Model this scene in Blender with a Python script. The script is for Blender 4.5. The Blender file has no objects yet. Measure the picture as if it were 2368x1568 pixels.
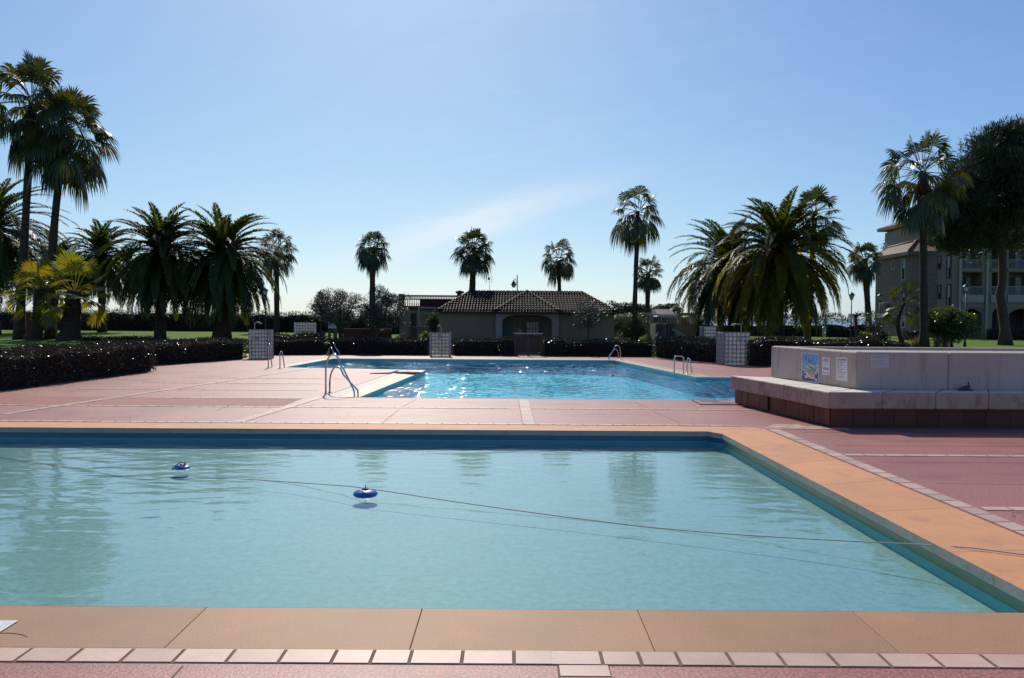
import bpy, bmesh, math, random
import numpy as np
from mathutils import Vector, Matrix

random.seed(7)
C = bpy.context.scene.collection
scene = bpy.context.scene
PI = math.pi
R = math.radians

# ---------------------------------------------------------------- layout helpers
FPX = 1800.0; CX, CY = 1184.0, 784.0; H = 2.0
ROLL = R(0.40); PITCH = math.atan((784-731)/FPX)
_c, _s = math.cos(ROLL), math.sin(ROLL); _cp, _sp = math.cos(PITCH), math.sin(PITCH)
def ray(x, y):
    u = (x-CX)/FPX; v = (CY-y)/FPX
    u2 = u*_c-v*_s; v2 = u*_s+v*_c
    return u2, _cp+v2*_sp, v2*_cp-_sp
def P(x, y, z=0.0):
    d = ray(x, y); t = (z-H)/d[2]
    return Vector((d[0]*t, d[1]*t, z))
def at(x, y, Y):
    d = ray(x, y); t = Y/d[1]
    return Vector((d[0]*t, Y, H+d[2]*t))

# ---------------------------------------------------------------- mesh helpers
class MB:
    def __init__(s): s.v = []; s.f = []; s.sm = []
    def add(s, vs, fs, smooth=False):
        o = len(s.v); s.v.extend([tuple(p) for p in vs])
        for f in fs: s.f.append(tuple(i+o for i in f)); s.sm.append(smooth)
        return s
    def box(s, x0, x1, y0, y1, z0, z1):
        vs = [(x0,y0,z0),(x1,y0,z0),(x1,y1,z0),(x0,y1,z0),(x0,y0,z1),(x1,y0,z1),(x1,y1,z1),(x0,y1,z1)]
        return s.add(vs, [(0,3,2,1),(4,5,6,7),(0,1,5,4),(1,2,6,5),(2,3,7,6),(3,0,4,7)])
    def obox(s, o, ux, uy, uz):
        o, ux, uy, uz = map(Vector, (o, ux, uy, uz))
        vs = [o, o+ux, o+ux+uy, o+uy, o+uz, o+ux+uz, o+ux+uy+uz, o+uy+uz]
        return s.add(vs, [(0,3,2,1),(4,5,6,7),(0,1,5,4),(1,2,6,5),(2,3,7,6),(3,0,4,7)])
    def prism(s, poly, z0, z1):
        n = len(poly)
        vs = [(p[0],p[1],z0) for p in poly]+[(p[0],p[1],z1) for p in poly]
        fs = [tuple(range(n-1,-1,-1)), tuple(range(n,2*n))]
        fs += [(i,(i+1)%n,n+(i+1)%n,n+i) for i in range(n)]
        return s.add(vs, fs)
    def tube(s, pts, r, n=8, caps=True, smooth=True):
        pts = [Vector(p) for p in pts]; m = len(pts)
        rs = r if isinstance(r, (list, tuple)) else [r]*m
        vs = []; prev = None
        for i, p in enumerate(pts):
            t = (pts[min(i+1,m-1)]-pts[max(i-1,0)]).normalized()
            if prev is None:
                a = Vector((0,0,1)) if abs(t.z) < .9 else Vector((1,0,0))
                x = t.cross(a).normalized()
            else:
                x = (prev-t*prev.dot(t))
                x = x.normalized() if x.length > 1e-6 else t.orthogonal().normalized()
            prev = x; y = t.cross(x)
            for k in range(n):
                a = 2*PI*k/n
                vs.append(p+(x*math.cos(a)+y*math.sin(a))*rs[i])
        fs = [(i*n+k, i*n+(k+1)%n, (i+1)*n+(k+1)%n, (i+1)*n+k) for i in range(m-1) for k in range(n)]
        if caps: fs += [tuple(range(n-1,-1,-1)), tuple((m-1)*n+k for k in range(n))]
        return s.add(vs, fs, smooth)
    def lathe(s, o, prof, n=16, smooth=True):
        o = Vector(o); vs = []
        for r, z in prof:
            for k in range(n):
                a = 2*PI*k/n; vs.append(o+Vector((r*math.cos(a), r*math.sin(a), z)))
        m = len(prof)
        fs = [(i*n+k, i*n+(k+1)%n, (i+1)*n+(k+1)%n, (i+1)*n+k) for i in range(m-1) for k in range(n)]
        fs += [tuple(range(n-1,-1,-1)), tuple((m-1)*n+k for k in range(n))]
        return s.add(vs, fs, smooth)
    def build(s, name, mat, parent=None, bevel=0):
        off = Vector(parent_world(parent)) if parent is not None else Vector((0,0,0))
        me = bpy.data.meshes.new(name)
        me.from_pydata([(p[0]-off.x, p[1]-off.y, p[2]-off.z) for p in s.v], [], s.f)
        me.polygons.foreach_set('use_smooth', s.sm)
        me.materials.append(mat); me.update()
        o = bpy.data.objects.new(name, me); C.objects.link(o)
        if parent is not None: o.parent = parent
        if bevel:
            b = o.modifiers.new('bevel', 'BEVEL'); b.width = bevel; b.segments = 3; b.limit_method = 'ANGLE'; b.angle_limit = R(40)
        return o

def parent_world(p):
    v = Vector((0,0,0))
    while p is not None:
        v += p.location; p = p.parent
    return v

class Leaves:
    """many small quads, kept as numpy blocks"""
    def __init__(s): s.b = []
    def quads(s, a): s.b.append(np.asarray(a, dtype=np.float64).reshape(-1,4,3))
    def build(s, name, mat, parent=None):
        q = np.concatenate(s.b) if s.b else np.zeros((0,4,3))
        n = len(q); off = np.array(parent_world(parent)) if parent is not None else np.zeros(3)
        co = (q.reshape(-1,3)-off).astype(np.float32)
        me = bpy.data.meshes.new(name)
        me.vertices.add(n*4); me.loops.add(n*4); me.polygons.add(n)
        me.vertices.foreach_set('co', co.ravel())
        me.loops.foreach_set('vertex_index', np.arange(n*4, dtype=np.int32))
        me.polygons.foreach_set('loop_start', np.arange(0,n*4,4, dtype=np.int32))
        me.materials.append(mat); me.update(calc_edges=True); me.validate()
        o = bpy.data.objects.new(name, me); C.objects.link(o)
        if parent is not None: o.parent = parent
        return o

def unit(a): return a/np.maximum(np.linalg.norm(a, axis=-1, keepdims=True), 1e-9)

def leaf_cards(pts, rng, size, aspect=.45, normals=None, spread=1.0, up=0.0):
    """diamond leaves at pts; returns (n,4,3)"""
    n = len(pts)
    d = rng.normal(size=(n,3)); d[:,2] += up
    if normals is not None: d = unit(d)*spread+normals
    d = unit(d)
    q = unit(np.cross(d, unit(rng.normal(size=(n,3)))))
    L = size*rng.uniform(.6,1.25,(n,1)); W = L*aspect
    p = np.asarray(pts)
    return np.stack([p, p+d*L*.45+q*W*.5, p+d*L, p+d*L*.45-q*W*.5], 1)

def prop(o, label=None, cat=None, group=None, kind=None):
    if label: o['label'] = label
    if cat: o['category'] = cat
    if group: o['group'] = group
    if kind: o['kind'] = kind
    return o
def thing(name, label, cat, loc=(0,0,0), group=None):
    o = bpy.data.objects.new(name, None); C.objects.link(o); o.location = loc
    o.empty_display_size = .2
    return prop(o, label, cat, group)
def struct(o): o['kind'] = 'structure'; return o

# ---------------------------------------------------------------- materials
def newmat(name):
    m = bpy.data.materials.new(name); m.use_nodes = True
    nt = m.node_tree; nt.nodes.clear()
    out = nt.nodes.new('ShaderNodeOutputMaterial')
    return m, nt, out
def link(nt, a, b): nt.links.new(a, b)
def col4(c): return (c[0], c[1], c[2], 1)
def noise(nt, scale, detail=4, rough=.6, vec=None, stretch=None):
    n = nt.nodes.new('ShaderNodeTexNoise'); n.inputs['Scale'].default_value = scale
    n.inputs['Detail'].default_value = detail; n.inputs['Roughness'].default_value = rough
    tc = nt.nodes.new('ShaderNodeNewGeometry')
    src = tc.outputs['Position']
    if stretch:
        mp = nt.nodes.new('ShaderNodeMapping'); mp.inputs['Scale'].default_value = stretch
        link(nt, src, mp.inputs['Vector']); src = mp.outputs['Vector']
    link(nt, src, n.inputs['Vector'])
    return n.outputs['Fac']
def ramp(nt, fac, a, b, lo=0., hi=1.):
    r = nt.nodes.new('ShaderNodeMapRange'); r.inputs['From Min'].default_value = a; r.inputs['From Max'].default_value = b
    r.inputs['To Min'].default_value = lo; r.inputs['To Max'].default_value = hi
    link(nt, fac, r.inputs['Value']); return r.outputs['Result']
def mixc(nt, fac, a, b, mode='MIX'):
    m = nt.nodes.new('ShaderNodeMix'); m.data_type = 'RGBA'; m.blend_type = mode
    for k, x in ((6,a),(7,b)):
        if isinstance(x, tuple): m.inputs[k].default_value = col4(x)
        else: link(nt, x, m.inputs[k])
    if isinstance(fac, float): m.inputs[0].default_value = fac
    else: link(nt, fac, m.inputs[0])
    return m.outputs[2]
def bump(nt, fac, strength, dist):
    b = nt.nodes.new('ShaderNodeBump'); b.inputs['Strength'].default_value = strength; b.inputs['Distance'].default_value = dist
    link(nt, fac, b.inputs['Height']); return b.outputs['Normal']

def surf(name, c1, c2=None, rough=.7, spec=.5, big=.6, fine=None, fine_amt=.25, bmp=0., bdist=.004, metal=0., stain=None, island=0., stretch=None, rough2=None):
    """solid surface: two tones over a large noise, fine grain, optional stains, optional per-island variation"""
    m, nt, out = newmat(name)
    b = nt.nodes.new('ShaderNodeBsdfPrincipled')
    b.inputs['Roughness'].default_value = rough; b.inputs['Specular IOR Level'].default_value = spec; b.inputs['Metallic'].default_value = metal
    col = c1
    if c2 is not None:
        col = mixc(nt, ramp(nt, noise(nt, big, 5, stretch=stretch), .3, .7), c1, c2)
    if fine:
        f = noise(nt, fine, 3, .7)
        g = ramp(nt, f, .3, .7, 1-fine_amt, 1+fine_amt)
        cc = nt.nodes.new('ShaderNodeCombineColor')
        for i in range(3): link(nt, g, cc.inputs[i])
        col = mixc(nt, 1.0, col, cc.outputs[0], 'MULTIPLY')
    if stain:
        sc, lo, hi, sco = stain[:4]
        col = mixc(nt, ramp(nt, noise(nt, sc, 6, .65, stretch=stain[4] if len(stain) > 4 else None), lo, hi), col, sco)
    if island:
        g = nt.nodes.new('ShaderNodeNewGeometry')
        v = ramp(nt, g.outputs['Random Per Island'], 0, 1, 1-island, 1+island)
        cc = nt.nodes.new('ShaderNodeCombineColor')
        for i in range(3): link(nt, v, cc.inputs[i])
        col = mixc(nt, 1.0, col, cc.outputs[0], 'MULTIPLY')
    if isinstance(col, tuple): b.inputs['Base Color'].default_value = col4(col)
    else: link(nt, col, b.inputs['Base Color'])
    if rough2 is not None:
        link(nt, ramp(nt, noise(nt, rough2[1], 4), .35, .65, rough, rough2[0]), b.inputs['Roughness'])
    if bmp: link(nt, bump(nt, noise(nt, fine or 40, 4, .7), bmp, bdist), b.inputs['Normal'])
    link(nt, b.outputs[0], out.inputs[0])
    return m

def foliage(name, c1, c2, trans, tf=.3, rough=.4, spec=.5, dead=None, spread=(.6,1.4)):
    """leaf: gloss + diffuse + light coming through; colour varies from leaf to leaf"""
    m, nt, out = newmat(name)
    b = nt.nodes.new('ShaderNodeBsdfPrincipled')
    b.inputs['Roughness'].default_value = rough; b.inputs['Specular IOR Level'].default_value = spec
    g = nt.nodes.new('ShaderNodeNewGeometry')
    col = mixc(nt, g.outputs['Random Per Island'], c1, c2)
    if dead:
        col = mixc(nt, ramp(nt, noise(nt, dead[1], 2), dead[2], dead[2]+.08), col, dead[0])
    link(nt, col, b.inputs['Base Color'])
    t = nt.nodes.new('ShaderNodeBsdfTranslucent')
    if isinstance(trans[0], tuple):
        link(nt, mixc(nt, ramp(nt, noise(nt, .8, 2), .35, .65), trans[0], trans[1]), t.inputs['Color'])
    else: t.inputs['Color'].default_value = col4(trans)
    mx = nt.nodes.new('ShaderNodeMixShader'); mx.inputs[0].default_value = tf
    link(nt, b.outputs[0], mx.inputs[1]); link(nt, t.outputs[0], mx.inputs[2])
    link(nt, mx.outputs[0], out.inputs[0])
    return m

def water(name, tint, waves, rough=.02, refl=1.0):
    m, nt, out = newmat(name)
    h = None
    for sc, amp, st, det in waves:
        f = noise(nt, sc, det, .55, stretch=st)
        mm = nt.nodes.new('ShaderNodeMath'); mm.operation = 'MULTIPLY'; mm.inputs[1].default_value = amp; link(nt, f, mm.inputs[0])
        if h is None: h = mm.outputs[0]
        else:
            ad = nt.nodes.new('ShaderNodeMath'); ad.operation = 'ADD'; link(nt, h, ad.inputs[0]); link(nt, mm.outputs[0], ad.inputs[1]); h = ad.outputs[0]
    nrm = bump(nt, h, 1.0, 1.0)
    # air-water reflectance (Schlick), the same from both sides of the surface
    ge = nt.nodes.new('ShaderNodeNewGeometry'); dt = nt.nodes.new('ShaderNodeVectorMath'); dt.operation = 'DOT_PRODUCT'
    link(nt, ge.outputs['Incoming'], dt.inputs[0]); link(nt, nrm, dt.inputs[1])
    def mm_(op, a, b):
        x = nt.nodes.new('ShaderNodeMath'); x.operation = op; x.use_clamp = False
        for i, v in enumerate((a,b)):
            if v is None: continue
            if isinstance(v, (int,float)): x.inputs[i].default_value = v
            else: link(nt, v, x.inputs[i])
        return x.outputs[0]
    fr_ = mm_('ADD', mm_('MULTIPLY', mm_('POWER', mm_('SUBTRACT', 1.0, mm_('MINIMUM', mm_('ABSOLUTE', dt.outputs['Value'], None), 1.0)), 5.0), .98), .02)
    gl = nt.nodes.new('ShaderNodeBsdfGlossy'); gl.inputs['Roughness'].default_value = rough; link(nt, nrm, gl.inputs['Normal'])
    gl.inputs['Color'].default_value = (refl,refl,refl,1)
    tr = nt.nodes.new('ShaderNodeBsdfTransparent'); tr.inputs['Color'].default_value = col4(tint)
    mx = nt.nodes.new('ShaderNodeMixShader')
    link(nt, fr_, mx.inputs[0]); link(nt, tr.outputs[0], mx.inputs[1]); link(nt, gl.outputs[0], mx.inputs[2])
    link(nt, mx.outputs[0], out.inputs[0])
    return m

M = {}
M['deck'] = surf('pink_concrete', (.41,.163,.13), (.31,.12,.097), rough=.52, spec=.42, big=.45, fine=46, fine_amt=.55, bmp=.5, bdist=.006, stain=(.55,.55,.72,(.22,.095,.075),(.6,1.6,1)), rough2=(.42,.7))
M['deck_worn'] = surf('rough_pink_concrete', (.37,.135,.105), (.27,.095,.078), rough=.7, spec=.34, big=1.5, fine=40, fine_amt=.5, bmp=.7, bdist=.01)
M['tile'] = surf('cream_paver', (.60,.40,.30), (.50,.315,.235), rough=.5, spec=.5, big=3, fine=60, fine_amt=.08, island=.14)
M['mortar'] = surf('brown_mortar', (.21,.135,.085), (.14,.09,.06), rough=.9, big=5, fine=120, fine_amt=.4)
M['coping'] = surf('ochre_coping', (.43,.225,.108), (.35,.195,.10), rough=.62, spec=.35, big=1.6, fine=90, fine_amt=.26, bmp=.25, bdist=.003, stain=(2.2,.55,.75,(.33,.20,.115)), island=.09)
M['coping_side'] = surf('terracotta_coping', (.71,.325,.14), (.57,.275,.135), rough=.66, spec=.3, big=1.8, fine=85, fine_amt=.20, bmp=.2, bdist=.003, stain=(2.5,.56,.76,(.46,.21,.10)), island=.04)
M['coping_far'] = surf('yellow_coping', (.52,.36,.18), (.44,.33,.19), rough=.5, spec=.5, big=1.0, fine=70, fine_amt=.12, stain=(1.0,.55,.75,(.34,.30,.16)))
M['wet_strip'] = surf('grey_gutter', (.25,.24,.21), (.20,.20,.17), rough=.45, spec=.5, big=1.4, fine=60, fine_amt=.12)
M['coping_edge'] = surf('coping_nosing', (.46,.42,.33), (.36,.33,.26), rough=.7, big=2, fine=70, fine_amt=.2, stain=(5,.6,.75,(.16,.14,.10),(1,1,3)))
M['band'] = surf('blue_band', (.03,.15,.25), (.025,.125,.22), rough=.35, big=5)
M['algae'] = surf('algae_wall', (.14,.30,.24), (.20,.24,.07), rough=.5, big=2.0, stretch=(1,.5,14))
M['pool_in'] = surf('pool_mosaic_caustic', (.245,.385,.35), (.215,.355,.33), rough=.6, spec=.2, big=.6, fine=13, fine_amt=.16)  # fine mottling imitates caustic light on the pool floor
M['pool_wall'] = surf('pool_wall_teal', (.20,.54,.55), (.18,.50,.52), rough=.5, spec=.3, big=2)
M['pool_deep'] = surf('pool_mosaic_deep', (.17,.50,.60), (.15,.47,.57), rough=.6, spec=.2, big=.6, fine=30, fine_amt=.08)
M['white'] = surf('white_render', (.55,.43,.34), (.47,.365,.295), rough=.75, spec=.3, big=1.1, fine=50, fine_amt=.05, bmp=.15, bdist=.003, stain=(2.2,.50,.74,(.36,.27,.205),(2.2,2.2,.30)))
M['slab'] = surf('stained_slab', (.48,.33,.255), (.40,.265,.21), rough=.72, spec=.35, big=2.0, fine=50, fine_amt=.07, bmp=.2, bdist=.004, stain=(3.0,.50,.72,(.22,.14,.095),(1.6,1.6,1.0)))
M['slab_top'] = surf('pale_slab_top', (.74,.67,.57), (.64,.57,.48), rough=.7, spec=.35, big=1.5, fine=50, fine_amt=.06, bmp=.2, bdist=.004, stain=(3.0,.6,.85,(.42,.34,.27)))
M['brick_tile'] = surf('clay_facing', (.13,.034,.019), (.10,.027,.016), rough=.5, spec=.35, big=3, fine=50, fine_amt=.12, island=.25)
M['planter_in'] = surf('planter_fill', (.40,.36,.30), (.32,.28,.23), rough=.8, big=2)
M['steel'] = surf('stainless', (.62,.60,.57), (.56,.53,.50), rough=.22, metal=1.0, big=6)
M['rope'] = surf('rope', (.55,.48,.36), (.42,.37,.28), rough=.7, big=30)
M['float_blue'] = surf('blue_plastic', (.04,.15,.44), (.025,.10,.36), rough=.45, big=14)
M['float_dark'] = surf('dark_blue_plastic', (.01,.02,.07), None, rough=.5)
M['white_plastic'] = surf('white_plastic', (.72,.72,.70), (.62,.63,.62), rough=.4, big=8)
M['grass'] = surf('lawn', (.13,.20,.022), (.09,.16,.016), rough=.9, spec=.1, big=.25, fine=6, fine_amt=.35, bmp=.6, bdist=.05, stain=(.3,.62,.75,(.17,.17,.03)))
M['sand'] = surf('sand_path', (.35,.29,.21), (.28,.23,.17), rough=.9, big=.4, fine=8, fine_amt=.2)
M['trunk'] = surf('palm_trunk', (.075,.052,.036), (.05,.036,.026), rough=.9, spec=.2, big=1.2, fine=9, fine_amt=.35, bmp=.8, bdist=.04, stretch=(1,1,5))
M['bark'] = surf('bark', (.10,.075,.055), (.065,.048,.036), rough=.9, spec=.2, big=2, fine=14, fine_amt=.4, bmp=.8, bdist=.03, stretch=(1,1,.4))
M['wood'] = surf('brown_wood', (.20,.10,.055), (.14,.07,.04), rough=.6, big=3, stretch=(1,1,.2), fine=30, fine_amt=.15)
M['fan'] = foliage('fan_palm_leaf', (.028,.052,.018), (.05,.078,.022), ((.10,.13,.012),(.20,.17,.015)), .22, .42, .4)
M['fan_far'] = foliage('fan_palm_leaf_far', (.030,.050,.020), (.05,.072,.025), ((.10,.12,.02),(.16,.15,.02)), .2, .45, .35)
M['fan_young'] = foliage('young_fan_leaf', (.09,.12,.02), (.14,.15,.025), ((.30,.33,.015),(.42,.30,.012)), .42, .32, .6, dead=((.25,.14,.03),1.1,.60))
M['dead_fan'] = foliage('dead_fan_leaf', (.075,.05,.032), (.11,.075,.045), (.14,.08,.03), .15, .7, .2)
M['date'] = foliage('date_palm_leaf', (.030,.055,.014), (.055,.085,.018), ((.12,.17,.010),(.20,.20,.010)), .25, .45, .32)
M['date_backlit'] = foliage('date_palm_leaf_backlit', (.05,.075,.012), (.09,.10,.015), ((.55,.52,.015),(.72,.44,.012)), .58, .45, .30)  # sun glowing through the fronds is put into this yellow leaf colour
M['fruit'] = foliage('fruit_stalk', (.32,.10,.02), (.42,.15,.03), (.5,.16,.02), .3, .5, .3)
M['pine'] = foliage('pine_needle', (.020,.038,.018), (.038,.060,.028), (.06,.09,.02), .15, .5, .35)
M['olive'] = foliage('olive_leaf', (.06,.068,.050), (.11,.115,.090), (.10,.10,.05), .2, .4, .45)
M['hedge'] = foliage('dark_hedge_leaf', (.016,.021,.009), (.036,.028,.013), ((.06,.07,.012),(.09,.04,.012)), .14, .30, .45)
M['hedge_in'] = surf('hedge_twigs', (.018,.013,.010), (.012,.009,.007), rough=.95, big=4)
M['oleander'] = foliage('oleander_leaf', (.035,.055,.028), (.06,.085,.04), (.12,.15,.04), .25, .38, .5)
M['bush'] = foliage('green_bush_leaf', (.035,.065,.015), (.06,.10,.02), (.16,.22,.02), .25, .3, .6)
M['bright_bush'] = foliage('bright_bush_leaf', (.09,.15,.02), (.13,.19,.03), (.24,.32,.03), .35, .4, .5)
M['dry'] = foliage('dry_stalk', (.20,.14,.07), (.28,.20,.10), (.25,.18,.07), .3, .6, .3)
M['ochre_wall'] = surf('ochre_render', (.22,.165,.095), (.19,.14,.08), rough=.85, big=.4, fine=20, fine_amt=.06)
M['porch'] = surf('pinkish_render', (.30,.245,.23), (.26,.21,.20), rough=.8, big=.6)
M['tan_wall'] = surf('tan_render', (.28,.225,.15), (.24,.195,.13), rough=.85, big=.3, fine=10, fine_amt=.06)
M['cream_wall'] = surf('cream_render', (.28,.225,.16), (.235,.19,.135), rough=.85, big=.3, fine=10, fine_amt=.05)
M['brick_wall'] = surf('brick_facing', (.22,.155,.11), (.17,.12,.09), rough=.85, big=2.0, fine=5, fine_amt=.2, stretch=(1,1,4))
M['roof'] = surf('clay_roof_tile', (.10,.07,.052), (.065,.045,.034), rough=.4, spec=.5, big=1.0, fine=12, fine_amt=.2, island=.3)
M['ridge'] = surf('ridge_tile', (.055,.038,.030), (.04,.028,.022), rough=.8, spec=.2, big=3, fine=14, fine_amt=.2)
M['roof_flat'] = surf('roof_underlay', (.05,.035,.03), None, rough=.9)
M['roof_red'] = surf('red_roof', (.17,.105,.078), (.125,.078,.058), rough=.75, big=.6, fine=4, fine_amt=.25)
M['redwall'] = surf('dark_red_render', (.10,.035,.032), (.08,.03,.027), rough=.85, big=.8)
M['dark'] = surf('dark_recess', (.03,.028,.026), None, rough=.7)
M['green_door'] = surf('green_paint', (.05,.085,.075), (.04,.07,.065), rough=.5, big=3)
M['dark_frame'] = surf('dark_wood_frame', (.05,.035,.03), None, rough=.5)
M['red_frame'] = surf('red_frame', (.09,.025,.022), None, rough=.5)
M['red_metal'] = surf('red_painted_metal', (.060,.015,.014), (.045,.012,.012), rough=.5, big=4)
M['iron'] = surf('dark_iron', (.03,.035,.033), (.022,.025,.025), rough=.45, big=4)
M['grey_metal'] = surf('grey_metal', (.40,.40,.41), (.34,.34,.35), rough=.4, big=4)
M['trim'] = surf('pale_trim', (.40,.35,.285), (.34,.30,.245), rough=.7, big=2)
M['curtain'] = surf('curtain', (.62,.57,.46), (.45,.42,.34), rough=.8, big=3, stretch=(6,1,.3))
M['shutter'] = surf('pale_shutter', (.48,.48,.47), (.42,.42,.42), rough=.6, big=3)
M['paper'] = surf('white_paper', (.78,.76,.72), (.72,.70,.66), rough=.6, big=6)
M['paper_faded'] = surf('faded_paper', (.60,.52,.49), (.55,.48,.45), rough=.7, big=6)
M['red_ink'] = surf('red_ink', (.42,.05,.05), None, rough=.7)
M['grey_ink'] = surf('grey_ink', (.25,.22,.24), None, rough=.7)
M['faded_ink'] = surf('faded_ink', (.30,.22,.23), None, rough=.7)
for k, c in dict(p_sky=(.20,.40,.62), p_green=(.20,.33,.20), p_pale=(.55,.62,.58), p_purple=(.16,.09,.12), p_sand=(.55,.36,.22), p_blue=(.10,.30,.62), p_white=(.72,.76,.80), p_dark=(.05,.06,.10), p_red=(.40,.12,.10)).items():
    M[k] = surf(k, c, tuple(x*.85 for x in c), rough=.45, big=14)
M['slide'] = surf('green_slide', (.10,.25,.17), None, rough=.35)
M['blue_cloth'] = surf('blue_cloth', (.03,.07,.30), None, rough=.8)
def glass(name, col, rough=.08):
    m, nt, out = newmat(name)
    b = nt.nodes.new('ShaderNodeBsdfPrincipled'); b.inputs['Base Color'].default_value = col4(col); b.inputs['Roughness'].default_value = rough
    b.inputs['Specular IOR Level'].default_value = .8
    link(nt, b.outputs[0], out.inputs[0]); return m
M['glass'] = glass('window_glass', (.035,.045,.055))
def glass_block(name, a):
    """pressed glass block: wavy pane, part see-through, part scattering"""
    m, nt, out = newmat(name)
    g = nt.nodes.new('ShaderNodeBsdfPrincipled'); g.inputs['Base Color'].default_value = (.46,.49,.50,1); g.inputs['Roughness'].default_value = .25
    nrm = bump(nt, noise(nt, 26, 2, .5), .8, .03); link(nt, nrm, g.inputs['Normal'])
    t = nt.nodes.new('ShaderNodeBsdfTranslucent'); t.inputs['Color'].default_value = (.46,.50,.53,1); link(nt, nrm, t.inputs['Normal'])
    tr = nt.nodes.new('ShaderNodeBsdfTransparent'); tr.inputs['Color'].default_value = (.80,.85,.85,1)
    m1 = nt.nodes.new('ShaderNodeMixShader'); m1.inputs[0].default_value = .55
    link(nt, g.outputs[0], m1.inputs[1]); link(nt, t.outputs[0], m1.inputs[2])
    m2 = nt.nodes.new('ShaderNodeMixShader'); link(nt, ramp(nt, noise(nt, 9, 2), .3, .7, a-.15, a+.15), m2.inputs[0])
    link(nt, m1.outputs[0], m2.inputs[1]); link(nt, tr.outputs[0], m2.inputs[2])
    link(nt, m2.outputs[0], out.inputs[0]); return m
M['block'] = glass_block('glass_block', .22)
M['block_clear'] = glass_block('glass_block_clear', .62)
M['joint'] = surf('block_joint', (.20,.20,.20), (.16,.16,.16), rough=.8, big=6)
M['joint_dark'] = surf('block_joint_dark', (.15,.15,.155), None, rough=.8)
M['lamp_glass'] = glass('lamp_glass', (.55,.56,.54), .2)
M['water_near'] = water('shallow_water', (.84,.97,.97), [(9,.0012,(.5,1.4,1),2),(26,.0005,(.7,1.2,1),1)], .012)
M['water_far'] = water('deep_water', (.50,.90,.96), [(14,.010,None,2)], .045)
M['sea'] = surf('sea_water', (.10,.20,.28), (.09,.18,.26), rough=.25, spec=.5, big=.02)

# ---------------------------------------------------------------- camera, sky, sun
cam = bpy.data.cameras.new('camera'); co = bpy.data.objects.new('camera', cam); C.objects.link(co)
cam.sensor_width = 36; cam.lens = 36*FPX/2368; cam.clip_end = 30000; cam.clip_start = .1
right = Vector((_c, _s*_sp, _s*_cp)); up = Vector((-_s, _c*_sp, _c*_cp)); fwd = Vector((0,_cp,-_sp))
mw = Matrix((right, up, -fwd)).transposed().to_4x4(); mw.translation = (0,0,H)
co.matrix_world = mw
scene.camera = co

SUN_EL, SUN_AZ = R(40), R(-9)          # azimuth from +Y towards +X
sdir = Vector((math.sin(SUN_AZ)*math.cos(SUN_EL), math.cos(SUN_AZ)*math.cos(SUN_EL), math.sin(SUN_EL)))
sl = bpy.data.lights.new('sun', 'SUN'); sl.energy = 3.3; sl.angle = R(.53); sl.color = (1,.92,.80)
so = bpy.data.objects.new('sun', sl); C.objects.link(so); so.rotation_euler = sdir.to_track_quat('Z','Y').to_euler()
so.location = (0,0,60)

w = bpy.data.worlds.new('World'); scene.world = w; w.use_nodes = True
nt = w.node_tree; nt.nodes.clear()
out = nt.nodes.new('ShaderNodeOutputWorld'); bg = nt.nodes.new('ShaderNodeBackground'); bg.inputs['Strength'].default_value = .10
sky = nt.nodes.new('ShaderNodeTexSky'); sky.sky_type = 'NISHITA'; sky.sun_disc = False
sky.sun_elevation = SUN_EL; sky.sun_rotation = SUN_AZ; sky.air_density = .8; sky.dust_density = .6; sky.ozone_density = 3.0; sky.altitude = 0
def vmath(op, a, b):
    n = nt.nodes.new('ShaderNodeVectorMath'); n.operation = op
    for i, v in enumerate((a,b)):
        if isinstance(v, tuple): n.inputs[i].default_value = v
        else: link(nt, v, n.inputs[i])
    return n.outputs[0]
# hazy-day response: the sky's own range is compressed towards the bright horizon (c / (c + a) per channel)
tone = vmath('MULTIPLY', vmath('DIVIDE', sky.outputs[0], vmath('ADD', sky.outputs[0], (46.1,25.7,7.96))), (36.6,26.9,14.6))
tc = nt.nodes.new('ShaderNodeTexCoord'); sx = nt.nodes.new('ShaderNodeSeparateXYZ'); link(nt, tc.outputs['Generated'], sx.inputs[0])
def mth(op, a, b=None):
    n = nt.nodes.new('ShaderNodeMath'); n.operation = op
    for i, v in enumerate((a,b)):
        if v is None: continue
        if isinstance(v, (int,float)): n.inputs[i].default_value = v
        else: link(nt, v, n.inputs[i])
    return n.outputs[0]
ay = mth('MAXIMUM', mth('ABSOLUTE', sx.outputs['Y']), .05)
px = mth('DIVIDE', sx.outputs['X'], ay); pz = mth('DIVIDE', sx.outputs['Z'], ay)
# thin cirrus: one slanting streak low in the south, and a faint veil
line = mth('SUBTRACT', pz, mth('ADD', mth('MULTIPLY', px, .30), .135))
cn = nt.nodes.new('ShaderNodeTexNoise'); cn.inputs['Scale'].default_value = 5; cn.inputs['Detail'].default_value = 6; cn.inputs['Roughness'].default_value = .6; cn.inputs['Distortion'].default_value = .6
cv = nt.nodes.new('ShaderNodeCombineXYZ'); link(nt, mth('ADD', mth('MULTIPLY', px, 1.4), mth('MULTIPLY', pz, .8)), cv.inputs[0]); link(nt, mth('MULTIPLY', line, 7.0), cv.inputs[1]); link(nt, cv.outputs[0], cn.inputs['Vector'])
wl = mth('ADD', line, mth('MULTIPLY', mth('SUBTRACT', cn.outputs['Fac'], .5), .05))
band = mth('EXPONENT', mth('MULTIPLY', mth('MULTIPLY', wl, wl), -2800.0))
lx = mth('SUBTRACT', px, -.06)
along = mth('EXPONENT', mth('MULTIPLY', mth('MULTIPLY', lx, lx), -55.0))
streak = mth('MULTIPLY', mth('MULTIPLY', band, along), .60)
veil = mth('MULTIPLY', mth('MAXIMUM', mth('SUBTRACT', cn.outputs['Fac'], .48), 0.0), .30)
veil = mth('MULTIPLY', veil, mth('EXPONENT', mth('MULTIPLY', mth('ABSOLUTE', px), -2.5)))
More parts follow.
